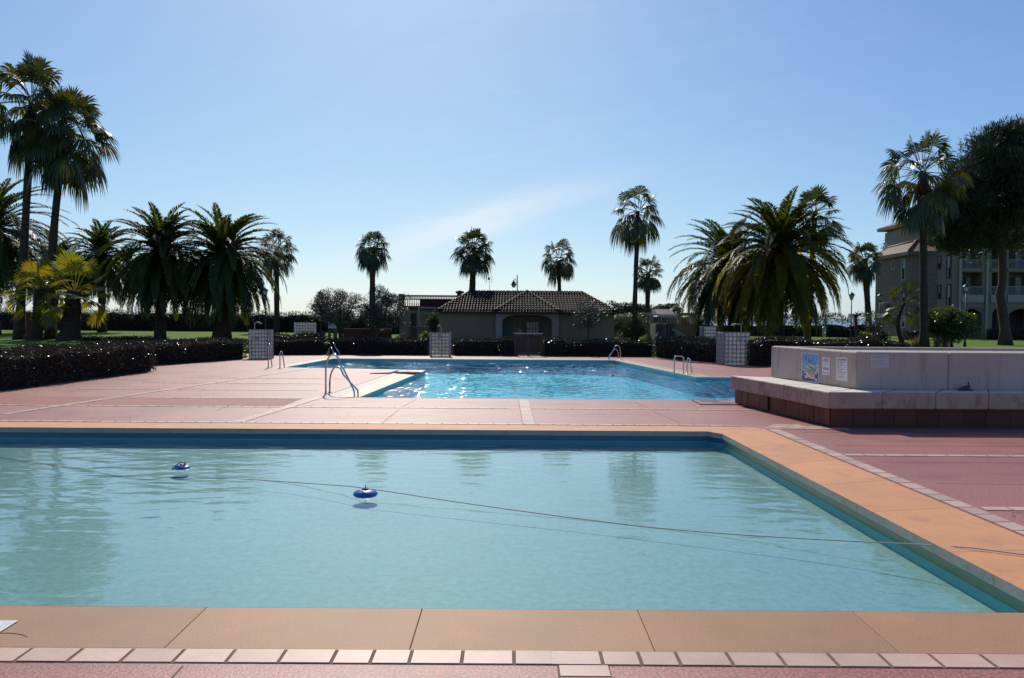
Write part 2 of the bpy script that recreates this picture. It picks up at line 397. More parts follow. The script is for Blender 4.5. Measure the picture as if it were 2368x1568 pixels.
cl = nt.nodes.new('ShaderNodeMix'); cl.data_type = 'RGBA'
link(nt, mth('MINIMUM', mth('ADD', streak, veil), 1.0), cl.inputs[0]); link(nt, tone, cl.inputs[6]); cl.inputs[7].default_value = (7.6,8.0,8.5,1)
link(nt, cl.outputs[2], bg.inputs['Color']); link(nt, bg.outputs[0], out.inputs[0])
scene.view_settings.view_transform = 'Standard'; scene.view_settings.look = 'None'
scene.view_settings.exposure = 0.2; scene.view_settings.gamma = 1.0
cy = scene.cycles
cy.use_denoising = True
cy.max_bounces = 8; cy.transparent_max_bounces = 12; cy.diffuse_bounces = 3; cy.glossy_bounces = 4; cy.transmission_bounces = 4
cy.caustics_reflective = False; cy.caustics_refractive = False
cy.sample_clamp_direct = 0; cy.sample_clamp_indirect = 6

# ---------------------------------------------------------------- ground, deck, pools
def fill(outer, holes, z, name, mat, skirt=0):
    bm = bmesh.new(); edges = []
    for loop in [outer]+holes:
        vs = [bm.verts.new((p[0],p[1],z)) for p in loop]
        edges += [bm.edges.new((vs[i], vs[(i+1) % len(vs)])) for i in range(len(vs))]
    bmesh.ops.triangle_fill(bm, use_beauty=True, use_dissolve=False, edges=edges, normal=(0,0,1))
    for f in bm.faces:
        if f.normal.z < 0: f.normal_flip()
    me = bpy.data.meshes.new(name); bm.to_mesh(me); bm.free(); me.materials.append(mat)
    o = bpy.data.objects.new(name, me); C.objects.link(o); return o

def offset_poly(poly, ws):
    n = len(poly); L = []
    for i in range(n):
        a = Vector(poly[i][:2]); b = Vector(poly[(i+1) % n][:2]); d = (b-a).normalized()
        nrm = Vector((d.y, -d.x)); L.append((a+nrm*ws[i], d))
    out = []
    for i in range(n):
        (p, d), (q, e) = L[i-1], L[i]
        den = d.x*e.y-d.y*e.x
        t = ((q.x-p.x)*e.y-(q.y-p.y)*e.x)/den
        out.append(p+d*t)
    return out

near_in = [(-12.5,5.26),(3.81,5.26),(3.63,13.34),(3.44,13.62),(-12.5,13.5)]
near_out = [(-13.2,4.60),(4.79,4.60),(4.56,13.95),(4.30,14.24),(-13.2,14.2)]
c658 = P(658,849.5); far_in = [(-3.71,18.86),(9.5,18.80),(9.5,26.1),(6.16,26.05),(4.71,35.85),(-8.2,35.65),(c658.x,c658.y),(-3.14,28.45)]
far_w = [.10,.3,.28,.62,.5,.62,.12,.95]
far_out = offset_poly(far_in, far_w)

DX0, DX1, DY0, DY1 = -17.0, 14.5, -8.0, 39.6
struct(fill([(DX0,DY0),(DX1,DY0),(DX1,DY1),(DX0,DY1)], [near_out, far_out], 0.0, 'pool_deck', M['deck']))

def gz(x, y):
    """ground height beyond the deck: raised lawns left and right, level ground round the pavilion, falling to the beach"""
    def st(t): t = max(0., min(1., t)); return t*t*(3-2*t)
    cen = st((x+13)/3)*st((11-x)/3)*st((62-y)/8)      # 1 in the pavilion garden
    z = -.015+.50*(1-cen)*st((abs(x-(-1))-9)/3 if y < 40.6 else 1.)
    if y < 40.6 and DX0-1.0 < x < DX1+1.0: z = min(z, -.015) if y < 39.7 else z*.9
    if y > 78: z -= (y-78)*.06
    return z
xs = [-700,-350,-180,-110,-70,-50,-38,-30,-24,-20,-18.2,DX0,-15,-13,-12,-11,-10,-8,-4,0,4,7,8,9,10,11,12.5,DX1,15.6,18,22,28,38,50,70,110,180,350,700]
ys = [-300,-100,-40,-20,DY0,0,12,24,DY1,40.5,41.2,43,46,49,52,54,56,58,60,62,66,70,78,90,110,130]
g = MB(); idx = {}
for i, x in enumerate(xs):
    for j, y in enumerate(ys): idx[i,j] = len(g.v); g.v.append((x,y,gz(x,y)))
for i in range(len(xs)-1):
    for j in range(len(ys)-1):
        if xs[i] >= DX0 and xs[i+1] <= DX1 and ys[j] >= DY0 and ys[j+1] <= DY1: continue
        g.f.append((idx[i,j],idx[i+1,j],idx[i+1,j+1],idx[i,j+1])); g.sm.append(True)
struct(g.build('lawn', M['grass']))
e = MB(); e.box(DX0,DX1,DY0-.02,DY0,-.6,0); e.box(DX0-.02,DX0,DY0,DY1,-.6,-.002); e.box(DX1,DX1+.02,DY0,DY1,-.6,-.002); e.box(DX0,DX1,DY1,DY1+.02,-.6,-.002)
struct(e.build('deck_edge', M['wet_strip']))
struct(MB().add([(-9000,108,-1.6),(9000,108,-1.6),(9000,20000,-1.6),(-9000,20000,-1.6)], [(0,1,2,3)]).build('sea', M['sea']))

def basin(name, poly, depth, wl, bands, floor_mat, over=.04):
    """pool shell: floor and walls set back under the coping; bands = [(z0, z1, material key, edge indices or None)]"""
    out = offset_poly(poly, [over]*len(poly)); n = len(out)
    f = MB(); f.add([(p.x,p.y,-depth) for p in out], [tuple(range(n))])
    struct(f.build(name+'_floor', M[floor_mat]))
    for k, (z0, z1, mk, ed) in enumerate(bands):
        b = MB()
        for i in range(n):
            if ed is not None and i not in ed: continue
            p, q = out[i], out[(i+1) % n]
            b.add([(p.x,p.y,z0),(q.x,q.y,z0),(q.x,q.y,z1),(p.x,p.y,z1)], [(3,2,1,0)])
        struct(b.build(name+'_wall', M[mk]))
    return out
sh = basin('shallow_pool', near_in, .30, -.19, [(-.185,-.06,'band',(2,3,4,0)),(-.30,-.185,'pool_wall',(2,3,4,0)),(-.205,-.06,'algae',(1,)),(-.30,-.205,'pool_wall',(1,))], 'pool_in')
dp = basin('deep_pool', far_in, .62, -.14, [(-.30,-.05,'pool_wall',None),(-.62,-.30,'pool_deep',None)], 'pool_deep')
def water_surface(name, poly, z, mat, step, lam, slope, seed, wind, grow=.10, fan=.75):
    """rippled water: a fine grid shaped by many small wave trains, cut to the pool (its rim runs in under the coping)"""
    rng = np.random.default_rng(seed); big = offset_poly(poly, [grow]*len(poly)); P2 = np.array([(v.x,v.y) for v in big])
    x0, y0 = P2.min(0); x1, y1 = P2.max(0); nx, ny = int((x1-x0)/step)+2, int((y1-y0)/step)+2
    X, Y = np.meshgrid(x0+np.arange(nx)*step, y0+np.arange(ny)*step); Z = np.zeros_like(X); n = 46
    for i in range(n):
        l = math.exp(rng.uniform(math.log(lam[0]), math.log(lam[1]))); k = 2*PI/l; th = wind+rng.normal()*fan
        Z += slope*math.sqrt(2/n)/k*np.sin(k*(X*math.cos(th)+Y*math.sin(th))+rng.uniform(0,2*PI))
    gust = .75+.35*np.sin(X*.55+1.3*np.sin(Y*.31+seed))*np.cos(Y*.42+seed)
    Z = Z*gust+z
    cx_, cy_ = (X[:-1,:-1]+step/2), (Y[:-1,:-1]+step/2); inside = np.zeros(cx_.shape, bool); j = len(P2)-1
    for i in range(len(P2)):
        (xi, yi), (xj, yj) = P2[i], P2[j]
        c = ((yi > cy_) != (yj > cy_)) & (cx_ < (xj-xi)*(cy_-yi)/((yj-yi) if yj != yi else 1e-9)+xi); inside ^= c; j = i
    ii, jj = np.nonzero(inside); v0 = ii*nx+jj; F = np.stack([v0, v0+1, v0+nx+1, v0+nx],1).astype(np.int32)
    used = np.unique(F); remap = -np.ones(nx*ny, np.int32); remap[used] = np.arange(len(used)); F = remap[F]
    co_ = np.stack([X.ravel(),Y.ravel(),Z.ravel()],1)[used].astype(np.float32)
    me = bpy.data.meshes.new(name); me.vertices.add(len(co_)); me.loops.add(F.size); me.polygons.add(len(F))
    me.vertices.foreach_set('co', co_.ravel()); me.loops.foreach_set('vertex_index', F.ravel()); me.polygons.foreach_set('loop_start', np.arange(0,F.size,4,dtype=np.int32))
    me.polygons.foreach_set('use_smooth', np.ones(len(F), bool)); me.materials.append(mat); me.update(calc_edges=True)
    o = bpy.data.objects.new(name, me); C.objects.link(o); return struct(o)
water_surface('shallow_pool_water', near_in, -.19, M['water_near'], .03, (.11,.75), .021, 5, R(88), .10, .42)
water_surface('deep_pool_water', far_in, -.14, M['water_far'], .024, (.11,.62), .175, 6, R(72))

# coping of the shallow pool: long slabs with open joints over mortar
def slab_run(mb, a0, a1, b0, b1, joints, z0=-.085, z1=0., gap=.003):
    """quad strip from a0-a1 (pool side) to b0-b1 (deck side), cut at fractions"""
    a0, a1, b0, b1 = [Vector(p[:2]) for p in (a0,a1,b0,b1)]
    L = (a1-a0).length; js = [0]+joints+[1]
    for i in range(len(js)-1):
        s = js[i]+(gap/2/L if i else 0); t = js[i+1]-(gap/2/L if i < len(js)-2 else 0)
        mb.prism([a0.lerp(a1,s), a0.lerp(a1,t), b0.lerp(b1,t), b0.lerp(b1,s)][::-1], z0, z1)
cp = MB(); xr = 3.81+12.5
fj = [(x+12.5)/xr for x in [-.60+1.47*k for k in range(-8,4)] if -12.4 < x < 3.6]
slab_run(cp, near_in[0], near_in[1], (near_out[0][0]+.7,4.60), (3.81,4.60), fj)
struct(cp.build('pool_coping', M['coping'], bevel=.005))
cp = MB()
cp.prism([(3.817,4.60),(4.79,4.60),(4.77,5.255),(3.817,5.255)], -.085, 0)
slab_run(cp, near_in[1], near_in[2], (4.776,5.262), near_out[2], [.17,.34,.5,.66,.83])
cp.prism([near_in[2], near_out[2], near_out[3], near_in[3]], -.085, 0)
cp.prism([(near_in[3][0]-.0,near_in[3][1]), (near_out[3][0],near_out[3][1]), (near_out[3][0]-.01,near_out[3][1]), (near_in[3][0]-.01,near_in[3][1])], -.085, 0)
xl = 3.43+12.5
fj = [1-(x+12.5)/xl for x in [-.65+1.29*k for k in range(-9,4)] if -12.4 < x < 3.3]
slab_run(cp, (3.43,13.62), near_in[4], (4.285,14.24), (-12.5,14.2), sorted(fj))
struct(cp.build('pool_coping', M['coping_side'], bevel=.005))
ms = MB()
for i in range(4):
    a, b = near_in[i], near_in[i+1]
    q = offset_poly(near_in, [.05]*5); o2 = offset_poly(near_out, [-.01]*5)
    ms.add([(q[i].x,q[i].y,-.014),(q[i+1].x,q[i+1].y,-.014),(o2[i+1].x,o2[i+1].y,-.014),(o2[i].x,o2[i].y,-.014)], [(0,3,2,1)])
struct(ms.build('coping_mortar', M['mortar']))
ns = MB(); ni = offset_poly(near_in, [-.004]*5)
for i in range(4):
    ns.add([(ni[i].x,ni[i].y,-.088),(ni[i+1].x,ni[i+1].y,-.088),(ni[i+1].x,ni[i+1].y,-.002),(ni[i].x,ni[i].y,-.002)], [(3,2,1,0)])
    p, q = ni[i], ni[i+1]; d = (q-p).normalized(); L = (q-p).length
    ns.add([(p.x,p.y,-.088),(q.x,q.y,-.088),(sh[i+1].x,sh[i+1].y,-.088),(sh[i].x,sh[i].y,-.088)], [(0,1,2,3)])
struct(ns.build('coping_nosing', M['coping_edge']))
nj = MB(); nq = offset_poly(near_in, [-.0055]*5)
for i, n_ in ((1,7),(3,12)):
    p, q = nq[i], nq[i+1]
    for k in range(n_*2):
        a = p.lerp(q, (k+.35)/n_/2); wd = (q-p).normalized()*(.004 if k % 2 else .002)
        nj.add([(a.x,a.y,-.086),(a.x+wd.x,a.y+wd.y,-.086),(a.x+wd.x,a.y+wd.y,-.003),(a.x,a.y,-.003)], [(3,2,1,0)])
struct(nj.build('nosing_joints', M['mortar']))

# coping of the deep pool
fc = MB(); fg = MB(); fb = MB()
def cut(i, s): return Vector(far_in[i][:2]).lerp(far_out[i], s)
n8 = 8
for i in range(8):
    j = (i+1) % 8
    def strip(mb, s, t, z1=0.): mb.prism([cut(i,s), cut(j,s), cut(j,t), cut(i,t)][::-1], -.07, z1)
    if i in (7,): strip(fc, 0, .52); strip(fg, .52, .97, -.004); strip(fb, .97, 1.0, .002)
    elif i in (3,): strip(fc, 0, .62); strip(fb, .62, 1.0, .004)
    elif i in (5,): strip(fc, 0, .55); strip(fg, .55, 1.0, -.002)
    elif i in (4,): strip(fb, 0, 1.0)
    elif i in (0,): strip(fb, 0, 1.0, .003)
    else: strip(fc, 0, 1.0)
struct(fc.build('deep_pool_coping', M['coping_far'])); struct(fg.build('gutter_strip', M['wet_strip'])); struct(fb.build('pale_coping', M['trim']))
fw = MB(); fi2 = offset_poly(far_in, [-.003]*8)
for i in range(8):
    j = (i+1) % 8
    fw.add([(fi2[i].x,fi2[i].y,-.07),(fi2[j].x,fi2[j].y,-.07),(fi2[j].x,fi2[j].y,-.003),(fi2[i].x,fi2[i].y,-.003)], [(3,2,1,0)])
struct(fw.build('deep_pool_nosing', M['pool_wall']))

# paver bands laid in the deck
tl = MB(); mo = MB()
def band(p0, p1, wd, pitch, side=1, gap=.022, jit=.0, short=None):
    p0, p1 = Vector(p0[:2]), Vector(p1[:2]); d = (p1-p0); L = d.length; d.normalize(); nn = Vector((-d.y,d.x))*side*wd
    mo.prism([p0,p1,p1+nn,p0+nn] if side > 0 else [p0,p0+nn,p1+nn,p1], -.02, .003)
    s = 0.; k = 0
    while s < L-.02:
        ln = pitch*(.74 if short and k % short in (1,2) else 1); k += 1
        t = min(s+ln-gap, L)
        m = nn*.04; a = p0+d*s+m; b = p0+d*t+m; w2 = nn*.93
        q = [a,b,b+w2,a+w2]
        if side < 0: q = q[::-1]
        tl.prism(q, .0035, .0075+random.uniform(-.001,.001)); s += ln
band((-9.0,4.375),(0.245,4.405),.185,.302,1,short=9); band((.245,4.405),(8.0,4.385),.185,.302,1,short=9)
band((.27,4.395),(.29,-3.0),.30,.155,1)
ya = 14.255
band((-12.8,ya-.02),(4.25,ya+.03),.14,.275,1,short=11)
y2 = P(1184,945.5).y
band((.43,y2),(5.7,y2),.13,.30,1); band((.16,y2-.005),(-13.0,y2-.08),.13,.30,-1)
band((.20,ya+.175),(.165,18.55),.245,.15,-1)
l0, l1 = P(535,976), P(731,918); band((l0.x,ya+.17),(l1.x,l1.y-.05),.235,.15,-1)
f0, f1 = P(0,957.5), P(709,851.7); band((f0.x,f0.y),(f1.x,f1.y),.21,.16,-1)
for (xa,yp,xb) in ((345,920.3,700),(60,905,0),(180,900,738),(330,885.5,760),(420,874,800)):
    a = P(xa,yp); 
    if xb: band((a.x,a.y),(P(xb,yp+1).x,a.y+.02),.12,.30,1)
a = P(0,943); 
r1, r2 = P(1940,1054.5).y, P(2271,1181).y
band((4.88,r1),(12.0,r1),.14,.30,1); band((4.98,r2),(12.0,r2),.15,.30,1)
band((4.81,4.62),(4.585,13.9),.21,.30,-1)
for k in range(3): band((4.6+.13*k,13.95+.2*k),(6.1-.35*k,13.95+.2*k),.19,.36,1)
struct(mo.build('paver_mortar', M['mortar'])); struct(tl.build('paver_band', M['tile']))
# expansion joints and a patch of rougher, re-laid concrete
jn = MB()
def joint(p, q, wd=.012):
    p, q = Vector(p[:2]), Vector(q[:2]); d = (q-p).normalized(); nn = Vector((-d.y,d.x))*wd
    jn.prism([p,q,q+nn,p+nn], -.01, .0025)
joint(P(961,924.5), P(924,944)); joint(P(921,948), P(885,977)); joint(P(1466,929), P(1510,949)); joint(P(1513,953), P(1573,979))
joint(P(420,1541), P(395,1568)); joint(P(560,925), P(500,950)); joint(P(730,935), P(620,952))
for k in range(7): joint((5.1+.02*k,13.6-1.4*k),(12,13.6-1.4*k), .006)
struct(jn.build('deck_joints', M['mortar']))
wp = MB(); ws = [P(-60,916),P(700,921),P(650,942),P(-100,938)]
wp.prism([(p.x,p.y) for p in ws][::-1], -.01, .0018); struct(wp.build('worn_patch', M['deck_worn']))
# crack in the front coping
ck = MB()
cpts = [P(0,1465.5),P(18,1464.5),P(33,1465.5),P(50,1468.5),P(62,1473)]
for i in range(4):
    p, q = cpts[i], cpts[i+1]; ck.prism([(p.x,p.y),(q.x,q.y),(q.x,q.y+.006),(p.x,p.y+.006)], -.01, .0025)
struct(ck.build('coping_crack', M['mortar']))

# ---------------------------------------------------------------- plants
def frond(lv, base, az, e0, L, droop, rng, nl=84, lf=.5, vee=.25, gap0=.07):
    """one feather frond: curved rib with two rows of narrow leaflets"""
    K = 14; ts = np.linspace(0,1,K+1); pts = [np.array(base, float)]
    wob = rng.normal()*.15
    for k in range(K):
        t = (ts[k]+ts[k+1])/2; el = e0-droop*t**1.15; a = az+wob*t*t
        pts.append(pts[-1]+np.array([math.cos(a)*math.cos(el), math.sin(a)*math.cos(el), math.sin(el)])*L/K)
    pts = np.array(pts)
    tang = unit(np.gradient(pts, axis=0)); upv = np.array([0,0,1.])
    side = np.array([-math.sin(az), math.cos(az), 0.])
    S = unit(side-tang*(tang@side)[:,None]); Nn = np.cross(tang, S); Nn *= np.where(Nn[:,2:3]+.001*1 < 0, -1, 1) if e0 > -.3 else np.where((Nn@np.array([math.cos(az),math.sin(az),.3]))[:,None] < 0, -1, 1)
    wr = np.linspace(.035,.006,K+1)[:,None]*max(1, L/3.2)
    a = pts+S*wr; b = pts-S*wr
    lv.quads(np.stack([a[:-1],a[1:],b[1:],b[:-1]],1))
    a = pts+Nn*wr*.7; b = pts-Nn*wr*.7
    lv.quads(np.stack([a[:-1],a[1:],b[1:],b[:-1]],1))
    for sg in (1,-1):
        t = np.linspace(gap0,.995,nl)+rng.uniform(-.006,.006,nl); t = np.clip(t,0,.999)
        i = (t*K).astype(int); f = (t*K-i)[:,None]
        p = pts[i]*(1-f)+pts[i+1]*f; T = unit(tang[i]*(1-f)+tang[i+1]*f); Sv = S[i]; Nv = Nn[i]
        ang = (1.0-.50*t+rng.normal(0,.10,nl))[:,None]
        d = unit(Sv*sg*np.sin(ang)+T*np.cos(ang)+Nv*(vee+rng.normal(0,.10,nl))[:,None])
        ln = lf*(np.sin(np.pi*np.clip(.12+t*.86,0,1))**.55)[:,None]*rng.uniform(.85,1.1,(nl,1))
        w = unit(np.cross(d, Nv))*ln*.075
        mid = p+d*ln*.5; tip = p+d*ln+np.array([0,0,-1.])*ln*.16
        lv.quads(np.stack([p-w*.5, mid-w, tip, mid+w],1))

def date_palm(name, label, base, top, L, n=86, seed=1, mat='date', trunk_r=.45, lean=(0,0), young=False, fruit=False, group=None, lf=.55, low=-58, droop=1.0, k=1.):
    L *= k*1.22; trunk_r *= k; lf *= k*1.22; kk = k
    base = Vector(base); top = Vector(top); rng = np.random.default_rng(seed)
    t = thing(name, label, 'palm tree', base, group)
    lv = Leaves(); n = int(n*1.35); lo = Leaves() if mat == 'date_backlit' else None
    hub = np.array(top)
    for k in range(n):
        u = (k+.5)/n
        e0 = R(86-(86-low)*u**.85+rng.normal()*5)
        az = k*2.39996+rng.normal()*.18
        dr = R(58+40*math.sin(PI*min(1,u*1.15)))*rng.uniform(.85,1.15)*droop
        if e0-dr < R(-87): dr = max(.1, e0+R(87))
        ll = L*rng.uniform(.88,1.06)*(.78+.30*min(1,u*2.5))
        if e0 < -.2: ll *= .93
        b = hub+np.array([math.cos(az),math.sin(az),0])*(.10+.28*u)*trunk_r*1.7+np.array([0,0,(.35-.9*u)*kk])
        frond(lo if (lo is not None and u > .36) else lv, b, az, e0, ll, dr, rng, lf=lf, vee=.30-.35*u)
    lv.build('crown', M['date'], t)
    if lo is not None: lo.build('lower_fronds', M[mat], t)
    tb = MB(); N_ = 16; pts = []; rs = []
    d = top-base
    for k in range(N_+1):
        s = k/N_; p = base+d*s; p.z = base.z+d.z*s
        pts.append(p); rs.append(trunk_r*(1.18-.35*min(1,s*4) if s < .25 else .83+.04*math.sin(k*7.3)+(.45*max(0,(s-.80)/.2))))
    tb.tube(pts+[top+Vector((0,0,.5))], rs+[trunk_r*.45], 14)
    tb.build('trunk', M['trunk'], t)
    # old leaf bases under the crown
    lb = Leaves(); m = 260
    a = rng.uniform(0,2*PI,m); zz = rng.uniform(-1.7,.1,m); rr = trunk_r*(1.25+.22*zz/1.7); zz = zz*kk
    p = np.stack([top.x+np.cos(a)*rr, top.y+np.sin(a)*rr, top.z+zz],1)
    o = np.stack([np.cos(a),np.sin(a),np.full(m,.9)],1); o = unit(o)*.30*kk
    s_ = np.stack([-np.sin(a),np.cos(a),np.zeros(m)],1)*.09*kk
    lb.quads(np.stack([p-s_,p+o-s_*.4,p+o+s_*.4,p+s_],1)); lb.build('leaf_bases', M['dead_fan'], t)
    if fruit:
        fr = Leaves()
        for a in fruit:
            for k in range(60):
                az = a+rng.normal()*.35; L_ = rng.uniform(.7,1.5)*kk; el = rng.uniform(-.5,.5)
                p0 = hub+np.array([math.cos(az)*.4,math.sin(az)*.4,-.5]); p1 = p0+np.array([math.cos(az)*math.cos(el),math.sin(az)*math.cos(el),math.sin(el)])*L_*.8
                p2 = p1+np.array([math.cos(az)*.25,math.sin(az)*.25,-.6])*L_*.8
                wv = np.array([0,0,.012]); wv2 = np.array([-math.sin(az),math.cos(az),0])*.016
                fr.quads([[p0-wv,p1-wv,p1+wv,p0+wv],[p1-wv2,p2-wv2,p2+wv2,p1+wv2]])
        fr.build('fruit_stalks', M['fruit'], t)
    return t

def fan_leaf(lv, base, d, pet, Rr, spread, droop, rng, n=22, w0=.02, free=.5):
    d = d/np.linalg.norm(d); K = 5
    g = np.array([0,0,-1.])
    pts = [np.array(base)+d*pet*s+g*(.22*droop*pet*s*s) for s in np.linspace(0,1,K)]
    hub = pts[-1]; T = unit(pts[-1]-pts[-2]+0)
    upv = np.array([0,0,1.])
    S = np.cross(T, upv)
    if np.linalg.norm(S) < .2: S = np.array([rng.normal(),rng.normal(),0])
    S = unit(S); N_ = np.cross(S, T)
    tw = rng.normal()*.5; S, N_ = S*math.cos(tw)+N_*math.sin(tw), N_*math.cos(tw)-S*math.sin(tw)
    for ax in (S, N_):
        a = np.array([p+ax*w0 for p in pts]); b = np.array([p-ax*w0 for p in pts])
        lv.quads(np.stack([a[:-1],a[1:],b[1:],b[:-1]],1))
    al = np.linspace(-spread,spread,n)+rng.normal(0,.03,n); da = 2*spread/n
    dk = T*np.cos(al)[:,None]+S*np.sin(al)[:,None]; qk = -T*np.sin(al)[:,None]+S*np.cos(al)[:,None]
    fold = N_*(.10*np.cos(al*2))[:,None]
    ln = (Rr*(.80+.20*np.cos(al))*rng.uniform(.86,1.08,n))[:,None]
    st = [0.02,free*.6,free,(1+free)/2,1.0]; P_ = []; W_ = []
    for s in st:
        sag = max(0., s-.30)
        h = s-.38*droop*sag**1.7
        P_.append(hub+dk*ln*h+fold*ln*s+g*ln*droop*1.15*sag**1.5)
        w_ = ln*s*math.tan(da/2)*1.04 if s <= free else ln*free*math.tan(da/2)*(1-(s-free)/(1-free))**.7+.002
        W_.append(qk*w_)
    for k in range(4):
        lv.quads(np.stack([P_[k]-W_[k],P_[k+1]-W_[k+1],P_[k+1]+W_[k+1],P_[k]+W_[k]],1))

def fan_palm(name, label, base, top, Rr, n=34, pet=1.0, droop=.9, seed=1, mat='fan', tr=(.35,.2), skirt=0., skirt_r=.6, low=-62, high=82, group=None, spikes=False, bend=None, rough=.06, spread=1.75, extra=None, seg=24, free=.60, hub_drop=.7, k=1.):
    Rr *= k; pet *= k; tr = (tr[0]*k, tr[1]*k); skirt_r *= k; hub_drop *= k; ks = k
    base = Vector(base); top = Vector(top); rng = np.random.default_rng(seed)
    t = thing(name, label, 'palm tree', base, group)
    if mat != 'fan_young': Rr *= 1.12; pet *= 1.12; n = int(n*1.2)
    lv = Leaves(); hub = np.array(top)
    for k in range(n):
        u = (k+.5)/n
        e0 = R(high-(high-low)*u**.9+rng.normal()*6); az = k*2.39996+rng.normal()*.25
        d = np.array([math.cos(az)*math.cos(e0),math.sin(az)*math.cos(e0),math.sin(e0)])
        b = hub+np.array([math.cos(az)*.12,math.sin(az)*.12,.15-hub_drop*u])*1.0
        fan_leaf(lv, b, d, pet*rng.uniform(.8,1.15), Rr*rng.uniform(.88,1.1), spread, droop*rng.uniform(.75,1.15)*(.30+.85*u), rng, n=seg, free=free)
    lv.build('crown', M[mat], t)
    N_ = 18; tb = MB(); pts = []; rs = []
    for k in range(N_+1):
        s = k/N_; p = base.lerp(top, s)
        if bend: p += Vector(bend)*math.sin(PI*s)
        pts.append(p); r_ = tr[0]*(1+.45*max(0,1-s*9))*(1-s)+tr[1]*s
        rs.append(r_*(1+rough*math.sin(k*5.1+seed)))
    tb.tube(pts, rs, 12); tb.build('trunk', M['trunk'], t)
    if spikes:
        lb = Leaves(); m = spikes
        s = rng.uniform(.35,1,m); a = rng.uniform(0,2*PI,m)
        p = np.array([tuple(base.lerp(top, float(q))+(Vector(bend)*math.sin(PI*float(q)) if bend else Vector((0,0,0)))) for q in s])
        rr = (tr[0]*(1-s)+tr[1]*s)*.95
        o = np.stack([np.cos(a),np.sin(a),np.full(m,.8)],1)
        p = p+np.stack([np.cos(a)*rr,np.sin(a)*rr,np.zeros(m)],1)
        sv = np.stack([-np.sin(a),np.cos(a),np.zeros(m)],1)*.05*ks
        ln = rng.uniform(.10,.26,(m,1))*ks; o = unit(o)*ln
        lb.quads(np.stack([p-sv,p+o-sv*.3,p+o+sv*.3,p+sv],1)); lb.build('leaf_bases', M['dead_fan'], t)  # stubs of old leaf bases along the trunk
    if skirt:
        sk = Leaves(); m = int(34*max(1,skirt))
        for k in range(m):
            az = rng.uniform(0,2*PI); z0 = rng.uniform(-.35*skirt,.05)*ks
            d = np.array([math.cos(az)*.42,math.sin(az)*.42,-1.])
            fan_leaf(sk, hub+np.array([math.cos(az)*.2*ks,math.sin(az)*.2*ks,-.5*ks+z0]), d, rng.uniform(.15,.5)*skirt_r*1.4, rng.uniform(.55,1.0)*skirt*.75*ks, .55, .9, rng, n=9, free=.4)
        sk.build('dead_leaf_skirt', M['dead_fan'], t)
    if extra:
        ex = MB()
        for (a, el, L_) in extra:
            L_ *= ks
            q = [top+Vector((0,0,.2))]
            for k in range(1,7):
                s = k/6; q.append(top+Vector((math.cos(a)*math.cos(el)*L_*s, math.sin(a)*math.cos(el)*L_*s, math.sin(el)*L_*s-.25*L_*s*s+.2)))
            ex.tube(q, [.022-.002*k for k in range(7)], 5)
            for k in (3,4,5):
                ex.tube([q[k], q[k]+(q[k]-q[k-1])*1.1+Vector((0,0,-.25))], [.012,.004], 4)
        ex.build('flower_stalk', M['dry'], t)
    return t

def clump_tree(name, label, cat, base, crown_c, radii, leaf_mat, nclump=60, per=160, leaf=.10, aspect=.4, trunk_r=.15, seed=1, clump_r=.45, forks=5, group=None, bark='bark', up=0., shell=.55, trunk_top=None, bend=0., k=1.):
    """tree or bush: clumps of leaves scattered through an uneven crown, limbs leading to them"""
    radii = tuple(r_*k for r_ in radii); leaf *= k; trunk_r *= k; clump_r *= k
    base = Vector(base); cc = Vector(crown_c); rng = np.random.default_rng(seed)
    t = thing(name, label, cat, base, group); lv = Leaves()
    d = unit(rng.normal(size=(nclump,3))); rad = rng.uniform(shell,1,nclump)**.6
    lump = 1+.16*np.sin(d[:,0]*5+seed)+.12*np.sin(d[:,2]*7+seed*2)+.1*np.sin(d[:,1]*6)
    cen = np.array(cc)+d*(rad*lump)[:,None]*np.array(radii)
    for c in cen:
        k = int(per*rng.uniform(.5,1.3)); p = rng.normal(size=(k,3)); p = unit(p)*rng.uniform(.2,1,(k,1))**.5*clump_r*rng.uniform(.7,1.3)
        p[:,2] *= .75
        lv.quads(leaf_cards(c+p, rng, leaf, aspect, normals=unit(p+np.array([0,0,up])), spread=.9))
    lv.build('crown', M[leaf_mat], t)
    if trunk_r:
        tb = MB(); tt = Vector(trunk_top) if trunk_top is not None else base.lerp(cc,.62)
        pts = [base.lerp(tt,s)+Vector((bend*math.sin(PI*s),0,0)) for s in (0,.15,.35,.6,.8,1)]
        tb.tube(pts, [trunk_r*x for x in (1.5,1.1,1,.95,.92,.88)], 10)
        for k in range(forks):
            c = Vector(cen[int(rng.integers(nclump))]); m_ = tt.lerp(c,.5)+Vector((0,0,-.12*(c-tt).length))
            tb.tube([tt-Vector((0,0,trunk_r)), m_, c], [trunk_r*.6, trunk_r*.35, trunk_r*.1], 7)
        tb.build('trunk', M[bark], t)
    return t

